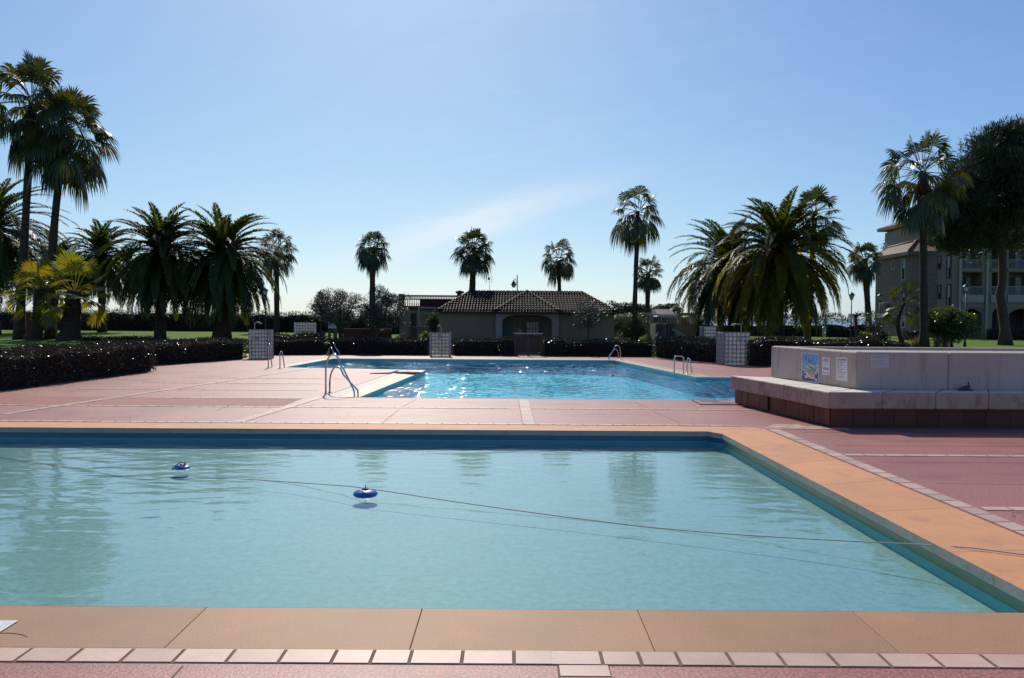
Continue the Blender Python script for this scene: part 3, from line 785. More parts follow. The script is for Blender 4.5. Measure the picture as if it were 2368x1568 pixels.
def hedge(name, label, p0, p1, width, h, seed=1, leaf=.06, dens=420, mat='hedge', side=1, z0=None, core='hedge_in', rough=.05, group=None, gaps=0., cat='hedge', aspect=.5, wav=.06, core_h=1.0):
    """clipped hedge along p0-p1 (its front edge), growing back by width"""
    p0, p1 = Vector((p0[0],p0[1],0)), Vector((p1[0],p1[1],0)); rng = np.random.default_rng(seed)
    zb = z0 if z0 is not None else 0.0
    d = (p1-p0); L = d.length; d.normalize(); nn = Vector((-d.y,d.x,0))*side
    t = thing(name, label, cat, (p0.x,p0.y,zb), group)
    def top(s): return h*(1+wav*math.sin(s*1.9+seed)+wav*.6*math.sin(s*4.7+2*seed))
    lv = Leaves(); A = []
    nf = int(dens*L*h); s = rng.uniform(0,L,nf); z = rng.uniform(.04,1,nf)**(.85)
    tp = np.array([top(x) for x in s]); dn = np.array(d); n3 = np.array(nn); o = np.array(p0)+np.array([0,0,zb])
    bul = .05*np.sin(s*3.1+seed)+.04*np.sin(z*6+s*1.3)+rng.normal(0,rough,nf)
    A.append((o+dn*s[:,None]+n3*(bul)[:,None]+np.array([0,0,1.])*(z*tp)[:,None], -n3+np.array([0,0,.25])))
    nt_ = int(dens*L*width*1.1); s = rng.uniform(0,L,nt_); q = rng.uniform(0,width,nt_); tp = np.array([top(x) for x in s])
    A.append((o+dn*s[:,None]+n3*q[:,None]+np.array([0,0,1.])*(tp+rng.normal(0,rough*.8,nt_))[:,None], np.array([0,0,1.])))
    for e_, sgn in ((0,-1),(L,1)):
        ne = int(dens*width*h); q = rng.uniform(0,width,ne); z = rng.uniform(.03,1,ne)
        A.append((o+dn*(e_+rng.normal(0,rough,ne))[:,None]+n3*q[:,None]+np.array([0,0,1.])*(z*top(e_))[:,None], dn*sgn))
    nb = int(dens*.5*L*h); s = rng.uniform(0,L,nb); z = rng.uniform(.1,1,nb); tp = np.array([top(x) for x in s])
    A.append((o+dn*s[:,None]+n3*(width+rng.normal(0,rough,nb))[:,None]+np.array([0,0,1.])*(z*tp)[:,None], n3))
    for p, nr in A:
        lv.quads(leaf_cards(p, rng, leaf, aspect, normals=np.broadcast_to(nr, p.shape), spread=1.1, up=.2))
    lv.build('foliage', M[mat], t)
    cb = MB(); K = max(2,int(L/.5)); ins = min(.09, width*.2)
    if gaps:      # open stems instead of a solid heart
        m = int(L*gaps)
        for k in range(m):
            b = p0+d*rng.uniform(0,L)+nn*rng.uniform(.1,width-.1)
            tp_ = b+Vector((rng.normal()*.25,rng.normal()*.2,zb+h*rng.uniform(.6,.95))); b.z = zb
            cb.tube([b, b.lerp(tp_,.5)+Vector((rng.normal()*.08,0,0)), tp_], [.028,.022,.008], 5)
    else:
        vs = []
        for k in range(K+1):
            s = ins+(L-2*ins)*k/K; b = p0+d*s; hh = top(s)*core_h-.05*min(1,h)
            for (q, z) in ((ins,0.0),(ins*.9,hh*.9),(ins*1.7,hh),(width-ins*1.7,hh),(width-ins,hh*.9),(width-ins,0.0)):
                v = b+nn*q; vs.append((v.x,v.y,zb+z))
        fs = [(k*6+i,k*6+i+1,(k+1)*6+i+1,(k+1)*6+i) for k in range(K) for i in range(5)]
        fs += [(0,1,2,3,4,5),(K*6+5,K*6+4,K*6+3,K*6+2,K*6+1,K*6)]
        cb.add(vs, fs)
    cb.build('stems', M[core], t)
    return t

def ground_at(x, Y): v = at(x, 760, Y); v.z = gz(v.x, Y) if not (DX0 < v.x < DX1 and DY0 < Y < DY1) else 0.; return v

# --- palms on the left lawn
fan_palm('fan_palm', 'tallest fan palm, slim trunk, hanging crown at the left end of the lawn', ground_at(44,44), at(74,232,44), 1.45, n=42, pet=1.6, droop=1.15, seed=3, tr=(.28,.19), skirt=1.0, group='tall fan palms', extra=[(R(10),R(35),2.4)], low=-68, k=0.863)
fan_palm('fan_palm', 'tall leaning fan palm with a dead leaf dangling, beside the tallest palm', ground_at(116,44.5), at(152,300,44.5), 1.4, n=44, pet=1.6, droop=1.15, seed=5, tr=(.29,.20), skirt=.9, group='tall fan palms', bend=(-.25,0,0), extra=[(R(5),R(40),2.4)], low=-70, k=0.856)
date_palm('date_palm', 'feathery date palm cut by the left edge, behind the tall fan palms', ground_at(-14,52), at(-16,528,52), 5.6, n=90, seed=11, group='date palms', fruit=[R(-60)], k=0.825)
date_palm('date_palm', 'small date palm half hidden behind the trunk of the leaning fan palm', ground_at(122,60), at(128,618,60), 3.6, n=64, seed=12, trunk_r=.35, group='date palms', k=0.789)
date_palm('date_palm', 'smaller date palm between the young fan palms and the middle date palm', ground_at(236,62), at(234,590,62), 3.7, n=66, seed=13, trunk_r=.38, group='date palms', low=-48, k=0.838)
date_palm('date_palm', 'dark date palm with bare round trunk, middle of the left lawn', ground_at(370,47.5), at(372,583,47.5), 4.25, n=94, seed=14, trunk_r=.42, group='date palms', k=0.779)
date_palm('date_palm', 'broad date palm on thick trunk, standing right behind the glass block shower', ground_at(513,48), at(518,590,48), 4.5, n=100, seed=15, trunk_r=.66, group='date palms', k=0.787)
fan_palm('fan_palm', 'fan palm peeping out behind the broad date palm on thick trunk', ground_at(640,66), at(640,572,66), 1.25, n=30, pet=1.1, droop=1.0, seed=17, mat='fan_far', tr=(.34,.24), skirt=1.0, group='distant fan palms', k=0.750)
fan_palm('young_fan_palm', 'young yellow-green fan palm with leaning shaggy trunk behind the near hedge', ground_at(78,43.6), at(92,668,43.6), 1.05, n=22, pet=1.15, droop=.45, seed=21, mat='fan_young', tr=(.46,.30), spikes=170, low=-38, group='young fan palms', free=.62, bend=(.12,0,0), k=0.855)
fan_palm('young_fan_palm', 'young yellow-green fan palm with wide dark stump-like trunk and spreading fans', ground_at(161,43.4), at(172,672,43.4), 1.25, n=26, pet=1.45, droop=.4, seed=22, mat='fan_young', tr=(.66,.40), spikes=240, low=-35, group='young fan palms', free=.62, k=0.851)

# --- palms beyond the pavilion
fan_palm('fan_palm', 'short shaggy fan palm rising behind the two olive trees', ground_at(860,46), at(862,572,46), 1.25, n=32, pet=1.0, droop=1.25, seed=31, mat='fan_far', tr=(.40,.34), skirt=1.7, skirt_r=.8, spikes=220, group='distant fan palms', k=0.460)
fan_palm('fan_palm', 'bushy fan palm with thick rough trunk behind left end of the pavilion roof', ground_at(1087,50), at(1096,572,50), 1.45, n=38, pet=1.25, droop=1.1, seed=32, mat='fan_far', tr=(.44,.38), skirt=2.0, skirt_r=.9, spikes=260, group='distant fan palms', k=0.500)
fan_palm('fan_palm', 'fan palm with slim trunk behind the right half of the pavilion roof', ground_at(1295,50.2), at(1293,594,50.2), 1.3, n=24, pet=1.2, droop=1.35, seed=33, mat='fan_far', tr=(.30,.22), skirt=1.5, skirt_r=.8, group='distant fan palms', k=0.483)
fan_palm('fan_palm', 'tall thin fan palm with drooping crown beside the right end of the pavilion', ground_at(1465,45), at(1475,488,45), 1.3, n=22, pet=1.25, droop=1.35, seed=34, mat='fan', tr=(.24,.17), skirt=.6, group='tall fan palms', extra=[(R(172),R(24),2.2)], low=-72, k=0.643)
fan_palm('fan_palm', 'low fan palm just right of the tall thin fan palm', ground_at(1496,56), at(1499,628,56), 1.1, n=28, pet=1.0, droop=.9, seed=35, mat='fan_far', tr=(.36,.30), skirt=1.4, skirt_r=.9, spikes=160, group='distant fan palms', k=0.528)

# --- palms on the right lawn
date_palm('date_palm', 'large date palm with orange fruit stalks and lower fronds tinted as if backlit', ground_at(1800,44), at(1804,585,44), 4.75, n=118, seed=42, mat='date_backlit', trunk_r=.40, group='date palms', fruit=[R(-110),R(-60),R(-85),R(-25)], lf=.58, k=0.800)
date_palm('date_palm', 'date palm half hidden behind the large fruiting date palm, on its left', ground_at(1697,49), at(1683,612,49), 4.6, n=92, seed=43, trunk_r=.40, group='date palms', fruit=[R(-120)], k=0.778)
fan_palm('fan_palm', 'fan palm with thin bare trunk rising through the crown of the fruiting date palm', ground_at(1868,47.5), at(1884,492,47.5), 1.05, n=26, pet=1.0, droop=1.0, seed=44, tr=(.22,.17), group='tall fan palms', k=0.792)
fan_palm('fan_palm', 'tall fan palm on dark trunk in front of the apartment building', ground_at(2138,41), at(2134,395,41), 1.25, n=36, pet=1.45, droop=1.15, seed=45, tr=(.24,.19), skirt=.9, group='tall fan palms', extra=[(R(20),R(50),2.4),(R(95),R(85),2.2)], low=-75, k=0.820)
fan_palm('fan_palm', 'distant fan palm close against the left edge of the apartment building', ground_at(2012,64), at(1999,598,64), 1.15, n=32, pet=1.0, droop=1.1, seed=46, mat='fan_far', tr=(.36,.30), skirt=1.8, skirt_r=.8, spikes=160, group='distant fan palms', k=0.696)
date_palm('date_palm', 'tiny palm crown showing above the apartment roof', ground_at(2061,84), at(2061,566,84), 1.25, n=34, seed=47, trunk_r=.3, group='date palms', low=-15, lf=.3, k=0.712)
fan_palm('young_fan_palm', 'small fan palm on thin slanting stem before the brick wing', ground_at(2090,44.5), at(2092,700,44.5), .75, n=16, pet=.85, droop=.6, seed=48, mat='fan', tr=(.15,.11), low=-40, group='young fan palms', bend=(-.35,0,0), k=0.795)

# --- trees and bushes
def pine():
    base = ground_at(2326,46); t = thing('pine_tree', 'big dark pine with rounded crown in front of the apartment balconies', 'tree', base)
    rng = np.random.default_rng(61); lv = Leaves(); tb = MB()
    blobs = [((2300,470),(4.2,3.6,3.6),70),((2345,375),(3.3,3.2,2.8),50),((2215,505),(2.0,2.2,1.9),30),((2375,520),(4.2,3.4,2.4),45),((2270,400),(2.2,2.4,2.2),24),((2440,430),(4.0,3.2,3.6),40),((2250,560),(2.0,2,.9),14),((2320,322),(1.8,1.8,1.0),12),((2195,455),(1.2,1.2,1.1),14),((2200,540),(1.6,1.6,1.1),18),((2300,420),(3.4,3.2,3.4),60),((2350,330),(2.2,2.2,1.2),20)]
    cens = []
    for (px_, py_), rr, n in blobs:
        c = np.array(at(px_,py_,46)); d = unit(rng.normal(size=(n,3))); cens += list(c+d*rng.uniform(.3,1,(n,1))**.7*np.array(rr)*.767)
    for c in cens:
        k = int(330*rng.uniform(.5,1.3)); p = unit(rng.normal(size=(k,3)))*rng.uniform(.15,1,(k,1))**.5*rng.uniform(.6,1.05)*.767
        lv.quads(leaf_cards(c+p, rng, .28, .16, normals=unit(p+np.array([0,0,.5])), spread=.55))
    lv.build('crown', M['pine'], t)
    tp = at(2318,590,46); b = base
    pts = [b, b+Vector((-.04,0,.9)), b+Vector((-.23,0,2.1)), b+Vector((-.42,0,2.9)), b+Vector((-.27,0,3.7)), tp, at(2322,480,46)]
    tb.tube(pts, [.42,.28,.27,.23,.22,.21,.16], 12)
    for (x,y,Y,r_) in ((2230,520,46,.10),(2390,500,46.6,.10),(2300,430,45.2,.09),(2360,380,46,.10),(2340,320,46,.07),(2430,450,46,.08)):
        q = at(x,y,Y); tb.tube([tp+Vector((0,0,.3)), tp.lerp(q,.5)+Vector((0,0,-.3)), q], [r_*1.4, r_, r_*.35], 8)
    tb.build('trunk', M['bark'], t)
pine()
clump_tree('olive_tree', 'wide grey olive tree with forked trunk, left one of the pair by the ramp', 'tree', ground_at(792,43.2), at(782,716,43.2), (2.35,1.9,1.55), 'olive', 130, 200, .15, .26, .17, 71, .48, 12, 'olive trees', shell=.25, k=0.720)
clump_tree('olive_tree', 'rounder grey olive tree touching the terrace building, right one of the pair', 'tree', ground_at(858,44), at(889,716,44), (1.75,1.8,1.6), 'olive', 110, 200, .15, .26, .15, 72, .48, 12, 'olive trees', shell=.2, k=0.710)
clump_tree('small_tree', 'thin airy young tree before the right pavilion wall', 'tree', ground_at(1361,41.6), at(1358,728,41.6), (1.05,.9,.85), 'olive', 42, 120, .12, .34, .05, 73, .34, 10, shell=.15, trunk_top=at(1361,752,41.6), k=0.800)
clump_tree('oleander_bush', 'big rounded oleander bush at the right end of the pavilion', 'bush', ground_at(1460,45.5), at(1461,757,45.5)+Vector((0,0,-.2)), (1.35,1.3,1.35), 'oleander', 90, 190, .17, .22, .05, 74, .42, 6, shell=.2, up=.4, k=0.689)
clump_tree('shrub', 'light green shrub at the foot of the oleander bush', 'bush', ground_at(1497,42.5), at(1497,786,42.5), (.55,.5,.42), 'bright_bush', 26, 90, .12, .4, .03, 75, .2, 4, shell=.2, k=0.708)
clump_tree('shrub', 'upright oleander beside the left pavilion wall', 'bush', ground_at(1001,43.5), at(1001,752,43.5), (.62,.6,1.15), 'oleander', 60, 130, .16, .24, .04, 76, .28, 5, shell=.2, up=.5, k=0.640)
clump_tree('shrub', 'bright green round bush left of the middle glass block screen', 'bush', ground_at(984,41.5), at(984,780,41.5)+Vector((0,0,-.1)), (.32,.35,.42), 'bright_bush', 34, 110, .07, .5, .03, 77, .15, 3, shell=.3, k=0.865)
clump_tree('small_tree', 'round clipped glossy tree on short stem behind the white planter', 'tree', ground_at(2202,42), at(2197,750,42), (1.62,1.4,1.02), 'bush', 120, 170, .15, .5, .09, 78, .34, 8, shell=.45, trunk_top=at(2199,778,42), k=0.824)
clump_tree('shrub', 'leafy plant with broad bright leaves beside the pollarded tree', 'bush', ground_at(2001,46), at(2001,781,46), (.36,.35,.32), 'bright_bush', 20, 40, .2, .4, .03, 79, .18, 3, shell=.2, k=0.821)
clump_tree('shrub', 'brownish green shrub left of the brick wing', 'bush', ground_at(2022,48), at(2022,770,48), (.62,.6,.85), 'olive', 40, 110, .14, .35, .04, 80, .3, 5, shell=.2, up=.4, k=0.800)
for k, (x, lab) in enumerate(((2118,'dry grass clump left of the tall fan palm trunk'),(2168,'dry grass clump under the left side of the round tree'),(2186,'dry grass clump against the stem of the round tree'))):
    b = ground_at(x,41.6); t = thing('grass_clump', lab, 'plant', b, 'dry grass clumps'); rng = np.random.default_rng(90+k); lv = Leaves(); q = []
    for i in range(90):
        a = rng.uniform(0,2*PI); p = np.array(b)+np.array([math.cos(a),math.sin(a),0])*rng.uniform(0,.19); hgt = rng.uniform(.25,.7); tip = p+np.array([rng.normal()*.2,rng.normal()*.2,hgt]); wv = np.array([math.cos(a+1),math.sin(a+1),0])*.014
        q.append([p-wv,tip-wv*.3,tip+wv*.3,p+wv])
    lv.quads(q); lv.build('stalks', M['dry'], t)
# pollarded tree
b = ground_at(1980,46); t = thing('bare_tree', 'bare pollarded trunk with two stub branches by the lawn lamp', 'tree', b); tb = MB()
k1 = at(1978,733,46); tb.tube([b, b.lerp(k1,.4)+Vector((.05,0,0)), k1], [.12,.09,.10], 9); tb.build('trunk', M['bark'], t)
for q in (at(1973,726,46), at(1991,725,46), at(1981,724,46)):
    br = MB(); br.tube([k1-Vector((0,0,.08)), k1.lerp(q,.5)+Vector((0,0,.02)), q], [.07,.05,.03], 7); br.build('branch', M['bark'], t)

# --- hedges
hedge('hedge', 'dark clipped hedge along the left edge of the pink deck, nearest one', (-13.9,9.0), (-12.45,27.1), 1.5, .93, 101, .075, 620, side=1, group='dark clipped hedges')
a, b = P(360,845), P(574,830)
hedge('hedge', 'dark clipped hedge running from the near hedge to the left glass block shower', (a.x,a.y), (b.x-.1,b.y), 1.2, .84, 102, .08, 460, side=1, group='dark clipped hedges')
hedge('hedge', 'low dark hedge row on the lawn behind the near hedges', (at(186,790,42.3).x,42.3), (at(372,790,42.3).x,42.5), .9, .26, 103, .08, 330, side=1, group='dark clipped hedges', z0=.40)
hy = 39.15
def hx(x): return at(x,800,hy).x
hedge('hedge', 'dark hedge between the left shower and the stainless far ladder', (hx(634),hy-.9), (hx(752),hy-.2), 1.1, .74, 104, .09, 330, side=1, group='dark clipped hedges')
hedge('hedge', 'taller dark hedge block behind the hedge right of the left shower', (hx(560),hy+2), (hx(722),hy+2), 1.0, .93, 108, .09, 260, side=1, group='dark clipped hedges', z0=-.02)
hedge('hedge', 'dark hedge left of the middle glass block screen', (hx(754),hy), (hx(990),hy), 1.1, .75, 105, .09, 330, side=1, group='dark clipped hedges', wav=.03)
hedge('hedge', 'dark hedge from the middle glass block screen to the red gate', (hx(1046),hy), (hx(1152),hy), 1.1, .74, 106, .09, 330, side=1, group='dark clipped hedges', wav=.03)
hedge('hedge', 'raised hedge block on the left side of the red gate', (hx(1153),hy-.05), (hx(1189),hy-.05), 1.2, .83, 107, .09, 330, side=1, group='dark clipped hedges', wav=.02)
hedge('hedge', 'raised hedge block on the right side of the red gate', (hx(1254),hy-.05), (hx(1306),hy-.05), 1.2, .84, 109, .09, 330, side=1, group='dark clipped hedges', wav=.02)
hedge('hedge', 'long dark hedge behind the far right corner of the deep pool', (hx(1307),hy), (hx(1512),hy), 1.1, .76, 110, .09, 330, side=1, group='dark clipped hedges', wav=.03)
a, b = P(1512,826), P(1652,839)
hedge('hedge', 'taller dark hedge curving forward to the right glass block shower', (a.x,a.y), (b.x,b.y), 1.6, .93, 111, .09, 330, side=1, group='dark clipped hedges', wav=.04)
a, b = P(1735,846), P(1790,848)
hedge('hedge', 'dark hedge block between the right shower and the white planter', (a.x,a.y), (b.x+5,b.y), 1.5, 1.05, 112, .085, 380, side=1, group='dark clipped hedges')
hedge('hedge', 'very low dark hedge line on the lawn behind the white planter', (at(1882,796,41.2).x,41.2), (at(2112,796,41.2).x,41.2), .8, .24, 113, .08, 330, side=1, group='dark clipped hedges', z0=.44)
hedge('hedge', 'clipped box bush beside the brick wing of the apartments', (at(2096,770,55).x,55), (at(2128,770,55).x,55), .8, .60, 114, .08, 330, side=1, z0=.48, group='dark clipped hedges')
hedge('hedge', 'dark rounded box bush at the foot of the lawn lamp', (at(2026,780,46.5).x,46.5), (at(2058,780,46.5).x,46.5), .8, .62, 115, .08, 330, side=1, z0=.48, group='dark clipped hedges')
hedge('hedge', 'low dark hedge along the apartment ground floor', (at(2292,780,58).x,58), (at(2400,780,58).x,58), .8, .8, 118, .09, 240, side=1, z0=.48, group='dark clipped hedges')
hedge('hedge', 'small bright hedge in front of the left background glass screen', (at(680,775,42.5).x,42.5), (at(716,775,42.5).x,42.5), .7, .98, 119, .075, 360, 'bush', side=1, z0=-.02, group='dark clipped hedges')
hedge('oleander_hedge', 'tall green boundary hedge across the back of the left lawn', (at(-80,760,68).x,69), (at(470,760,68).x,68), 1.5, 1.58, 116, .20, 100, 'oleander', side=1, z0=.45, group='tall boundary hedges', rough=.16, wav=.05, aspect=.25)
hedge('oleander_hedge', 'tall green boundary hedge from the broad date palm to the olive trees', (at(470,760,68).x,68.2), (at(790,760,68).x,66), 1.5, 1.55, 117, .20, 100, 'oleander', side=1, z0=.40, group='tall boundary hedges', rough=.16, wav=.05, aspect=.25)
hedge('oleander_hedge', 'open sunlit oleander hedge behind the date palms on the right lawn', (at(1615,760,64).x,65.5), (at(1905,760,64).x,64), 1.0, 1.55, 120, .20, 150, 'oleander', side=1, z0=.45, group='tall boundary hedges', rough=.17, wav=.10, aspect=.30, core_h=.62)
hedge('oleander_hedge', 'open oleander hedge between the lawn lamp and the apartment building', (at(1922,760,62).x,63), (at(2026,760,62).x,62), 1.0, 1.70, 121, .20, 150, 'oleander', side=1, z0=.45, group='tall boundary hedges', rough=.17, wav=.10, aspect=.30, core_h=.62)
for k, (x, y, rx, lab) in enumerate(((1440,712,2.4,'pale distant tree just right of the pavilion roof'),(1480,716,1.6,'pale distant tree behind the low fan palm'),(1545,712,2.8,'pale distant tree above the garden pergola roof'))):
    b = ground_at(x,80); clump_tree('distant_tree', lab, 'tree', b, at(x,y+3,80), (rx*.68,1.0,.62), 'olive', 44, 100, .2, .4, .12, 130+k, .34, 4, 'pale trees near the beach', shell=.2)

hedge('oleander_hedge', 'tall boundary hedge seen under and between the two olive trees', (at(770,760,62).x,63.5), (at(935,760,62).x,63), 1.4, 1.75, 122, .20, 100, 'oleander', side=1, z0=.1, group='tall boundary hedges', rough=.16, wav=.05, aspect=.25)
hedge('oleander_hedge', 'tall boundary hedge right of the pavilion, behind the garden pergola', (at(1405,760,62).x,62), (at(1630,760,62).x,62), 1.4, 1.75, 123, .20, 100, 'oleander', side=1, z0=.25, group='tall boundary hedges', rough=.16, wav=.05, aspect=.25)
rng = np.random.default_rng(200); lv = Leaves(); pts = []
for k in range(420):
    e_ = abs(rng.normal())*.9; yy_ = rng.uniform(11,38); xx_ = (-12.35+.12+e_) if yy_ < 27 else (-11+.1*e_)
    if yy_ < 27: pts.append((xx_,yy_,.006))
for k in range(160): pts.append((rng.uniform(-11,4),rng.uniform(14.6,18.4),.010))
for k in range(60): pts.append((rng.uniform(5,11),rng.uniform(4,13),.006))
for k in range(90): pts.append((rng.uniform(-9,9),hy-.05-abs(rng.normal())*.4,.006))
pts = np.array(pts); n_ = len(pts); a_ = rng.uniform(0,2*PI,n_); L_ = rng.uniform(.02,.055,n_)
d_ = np.stack([np.cos(a_),np.sin(a_),rng.uniform(.0,.25,n_)],1)*L_[:,None]; q_ = np.stack([-np.sin(a_),np.cos(a_),np.zeros(n_)],1)*L_[:,None]*.25
lv.quads(np.stack([pts,pts+d_*.5+q_,pts+d_,pts+d_*.5-q_],1)); o = lv.build('fallen_leaves', M['dead_fan']); prop(o, 'small dry leaves scattered over the pink deck', 'leaves', kind='stuff')

# ---------------------------------------------------------------- planter with bench slab
base = Vector((5.9,14.2,0)); pl = thing('planter', 'big white walled planter with bench slab on clay tiled base', 'planter', base)
Tm = R(12)
bpoly = [(5.16,17.95),(5.84,14.22),(13.5,14.36),(13.5,18.0)]
spoly = [(5.06,17.98),(5.76,14.10),(13.6,14.24),(13.6,18.1)]
wpoly = [(5.86,17.60),(6.50,14.66),(13.5,14.80),(13.5,17.60)]
m = MB(); m.prism([(5.22,17.9),(5.9,14.28),(13.4,14.42),(13.4,17.9)], 0, .36); m.build('base', M['mortar'], pl)
m = MB(); random.seed(3)
for a, b, ln in ((bpoly[0],bpoly[1],.17),(bpoly[1],bpoly[2],.40)):
    a, b = Vector(a), Vector(b); d = (b-a).normalized(); nn = Vector((d.y,-d.x)); s = .02; L = (b-a).length
    while s < L-.03:
        w_ = ln*random.uniform(.75,1.2); e = min(s+w_, L-.01)
        if not (ln < .3 and 1.35 < s < 1.75):
            p, q = a+d*s, a+d*(e-.007); mt = nn*random.uniform(0,.006)
            m.prism([p+mt,q+mt,q-nn*.05,p-nn*.05], .03, .352)
        s = e
m.build('facing_tiles', M['brick_tile'], pl)
def seg_prisms(mb, a, b, inner_a, inner_b, z0, z1, n, gap=.003):
    a, b, c, d = map(Vector, (a,b,inner_a,inner_b)); L = (b-a).length
    for k in range(n):
        s, t = k/n+(gap/2/L if k else 0), (k+1)/n-(gap/2/L if k < n-1 else 0)
        mb.prism([a.lerp(b,s), a.lerp(b,t), c.lerp(d,t), c.lerp(d,s)], z0, z1)
m = MB(); sin_ = [(6.0,17.4),(6.62,14.9),(13.4,15.02),(13.4,17.4)]
seg_prisms(m, spoly[0], spoly[1], sin_[0], sin_[1], .352, .662, 5); seg_prisms(m, spoly[1], spoly[2], sin_[1], sin_[2], .352, .662, 8)
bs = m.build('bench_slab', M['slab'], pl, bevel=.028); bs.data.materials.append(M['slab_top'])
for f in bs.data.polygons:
    if f.normal.z > .5: f.material_index = 1  # upward faces take the paler colour
m = MB(); win = [(6.12,17.38),(6.72,14.9),(13.4,15.03),(13.4,17.38)]
m.prism([wpoly[0],wpoly[1],win[1],win[0]], .655, 1.372); seg_prisms(m, wpoly[1], wpoly[2], win[1], win[2], .655, 1.368, 4, .003); m.prism([win[0],win[3],wpoly[3],wpoly[0]], .655, 1.36)
m.build('wall', M['white'], pl, bevel=.035)
m = MB(); m.prism([win[0],win[1],win[2],win[3]], .66, 1.30); m.build('filling', M['planter_in'], pl)

def wall_frame(a, b):
    """local axes of a vertical wall a-b: returns f(pixel) -> point on its plane, and the outward normal"""
    a, b = Vector((a[0],a[1],0)), Vector((b[0],b[1],0)); d = (b-a).normalized(); nn = Vector((d.y,-d.x,0))
    def f(x, y, out=0.):
        r_ = Vector(ray(x,y)); o = Vector((0,0,H)); t = (a-o).dot(nn)/r_.dot(nn); return o+r_*t+nn*out
    return f, d, nn
fl, dl, nl_ = wall_frame(wpoly[0], wpoly[1]); ff, df, nf_ = wall_frame(wpoly[1], wpoly[2])
def plate(mb, f, nn, x0, x1, y0, y1, o0, o1, slant=0.):
    q = [f(x0,y1,o0), f(x1,y1+slant,o0), f(x1,y0+slant,o0), f(x0,y0,o0)]
    v = q+[p+nn*(o1-o0) for p in q]
    mb.add(v, [(0,3,2,1),(4,5,6,7),(0,1,5,4),(1,2,6,5),(2,3,7,6),(3,0,4,7)]); return mb
ps = thing('poster', 'colourful illustrated map poster stuck on the white planter wall', 'poster', fl(1873,886,.004))
plate(MB(), fl, nl_, 1854.5,1893.5,815,882, .003,.010,4).build('board', M['p_white'], ps)
def blob(mk, name, rects, o):
    m = MB()
    for (x0,x1,y0,y1) in rects: plate(m, fl, nl_, x0,x1,y0,y1, .010, o, (x1-x0)*.1)
    m.build(name, M[mk], ps)
random.seed(5)
blob('p_sky','picture_sky',[(1855.5,1892.5,816.5,839)],.0112)
blob('p_pale','picture_town',[(1855.5,1892.5,839.3,856)],.0114)
blob('p_purple','picture_ground',[(1855.5,1892.5,856.3,880)],.0116)
blob('p_green','picture_trees',[(x,x+random.uniform(1.5,4),y,y+random.uniform(1.5,3.5)) for x,y in [(random.uniform(1856,1888),random.uniform(838,851)) for _ in range(26)]],.0124)
blob('p_dark','picture_figures',[(1864,1865.2,824,833),(1880,1881,827,834),(1871,1872,829,838),(1873.5,1874.8,832,838),(1877,1878,834,838)]+[(x,x+1,y,y+2) for x,y in [(random.uniform(1857,1890),random.uniform(840,852)) for _ in range(9)]],.0130)
blob('p_sand','picture_terrace',[(1866,1886,855,872),(1870,1889,852,857)],.0128)
blob('p_blue','picture_pool',[(1878,1888,853,857.5),(1856.5,1861,858,868)],.0134)
blob('p_white','picture_path',[(1861.5,1867,859,862),(1866,1870,862,867),(1869,1875,867,872),(1874,1886,872,875),(1863,1867.5,868,874),(1887,1890,858,865),(1886,1890,876,881),(1881,1884,868,870)],.0138)
blob('p_red','picture_dots',[(x,x+1.2,y,y+1.3) for x,y in [(random.uniform(1858,1888),random.uniform(841,866)) for _ in range(16)]],.0142)
def txt(body, wid, hgt, loc, d, nn, mat, parent, name='lettering'):
    cu = bpy.data.curves.new(name, 'FONT'); cu.body = body; cu.size = 1; cu.align_x = 'CENTER'; cu.align_y = 'CENTER'; cu.extrude = .0008
    o = bpy.data.objects.new('tmp', cu); C.objects.link(o)
    bpy.context.view_layer.update(); dg = bpy.context.evaluated_depsgraph_get()
    me = bpy.data.meshes.new_from_object(o.evaluated_get(dg)); bpy.data.objects.remove(o)
    vx = [v.co.x for v in me.vertices]; vy = [v.co.y for v in me.vertices]; wx, wy = max(vx)-min(vx), max(vy)-min(vy)
    me.transform(Matrix.Translation((-(max(vx)+min(vx))/2,-(max(vy)+min(vy))/2,0))); me.transform(Matrix.Diagonal((wid/wx,hgt/wy,1,1)))
    mt = Matrix((d, Vector((0,0,1)), nn)).transposed().to_4x4(); me.transform(mt)
    off = Vector(loc)-parent_world(parent)
    me.transform(Matrix.Translation(off)); me.materials.clear(); me.materials.append(mat)
    q = bpy.data.objects.new(name, me); C.objects.link(q); q.parent = parent; return q
sg = thing('sign', 'small white notice reading AFORO in red, right of the map poster', 'sign', fl(1911,866,.004))
plate(MB(), fl, nl_, 1902.5,1919.5,825,866, .003,.009,1.5).build('board', M['paper'], sg)
wL = (fl(1918,840)-fl(1904,840)).length; hL = (fl(1911,830)-fl(1911,836)).length
txt('AFORO', wL*.80, hL*1.05, fl(1911,833,.010), dl, nl_, M['red_ink'], sg); txt('8', wL*.12, hL*.85, fl(1911,842.5,.010), dl, nl_, M['grey_ink'], sg); txt('PERSONAS', wL*.86, hL*1.0, fl(1911,852.5,.010), dl, nl_, M['red_ink'], sg)
m = MB(); plate(m, fl, nl_, 1904,1918,860.5,862, .009,.0098,1); m.build('fine_print', M['grey_ink'], sg)
sg = thing('sign', 'tall white rules sheet with red lines of print near the planter corner', 'sign', fl(1948,880,.004))
plate(MB(), fl, nl_, 1934.5,1960.5,825,879, .003,.009,2.2).build('board', M['paper'], sg)
m = MB()
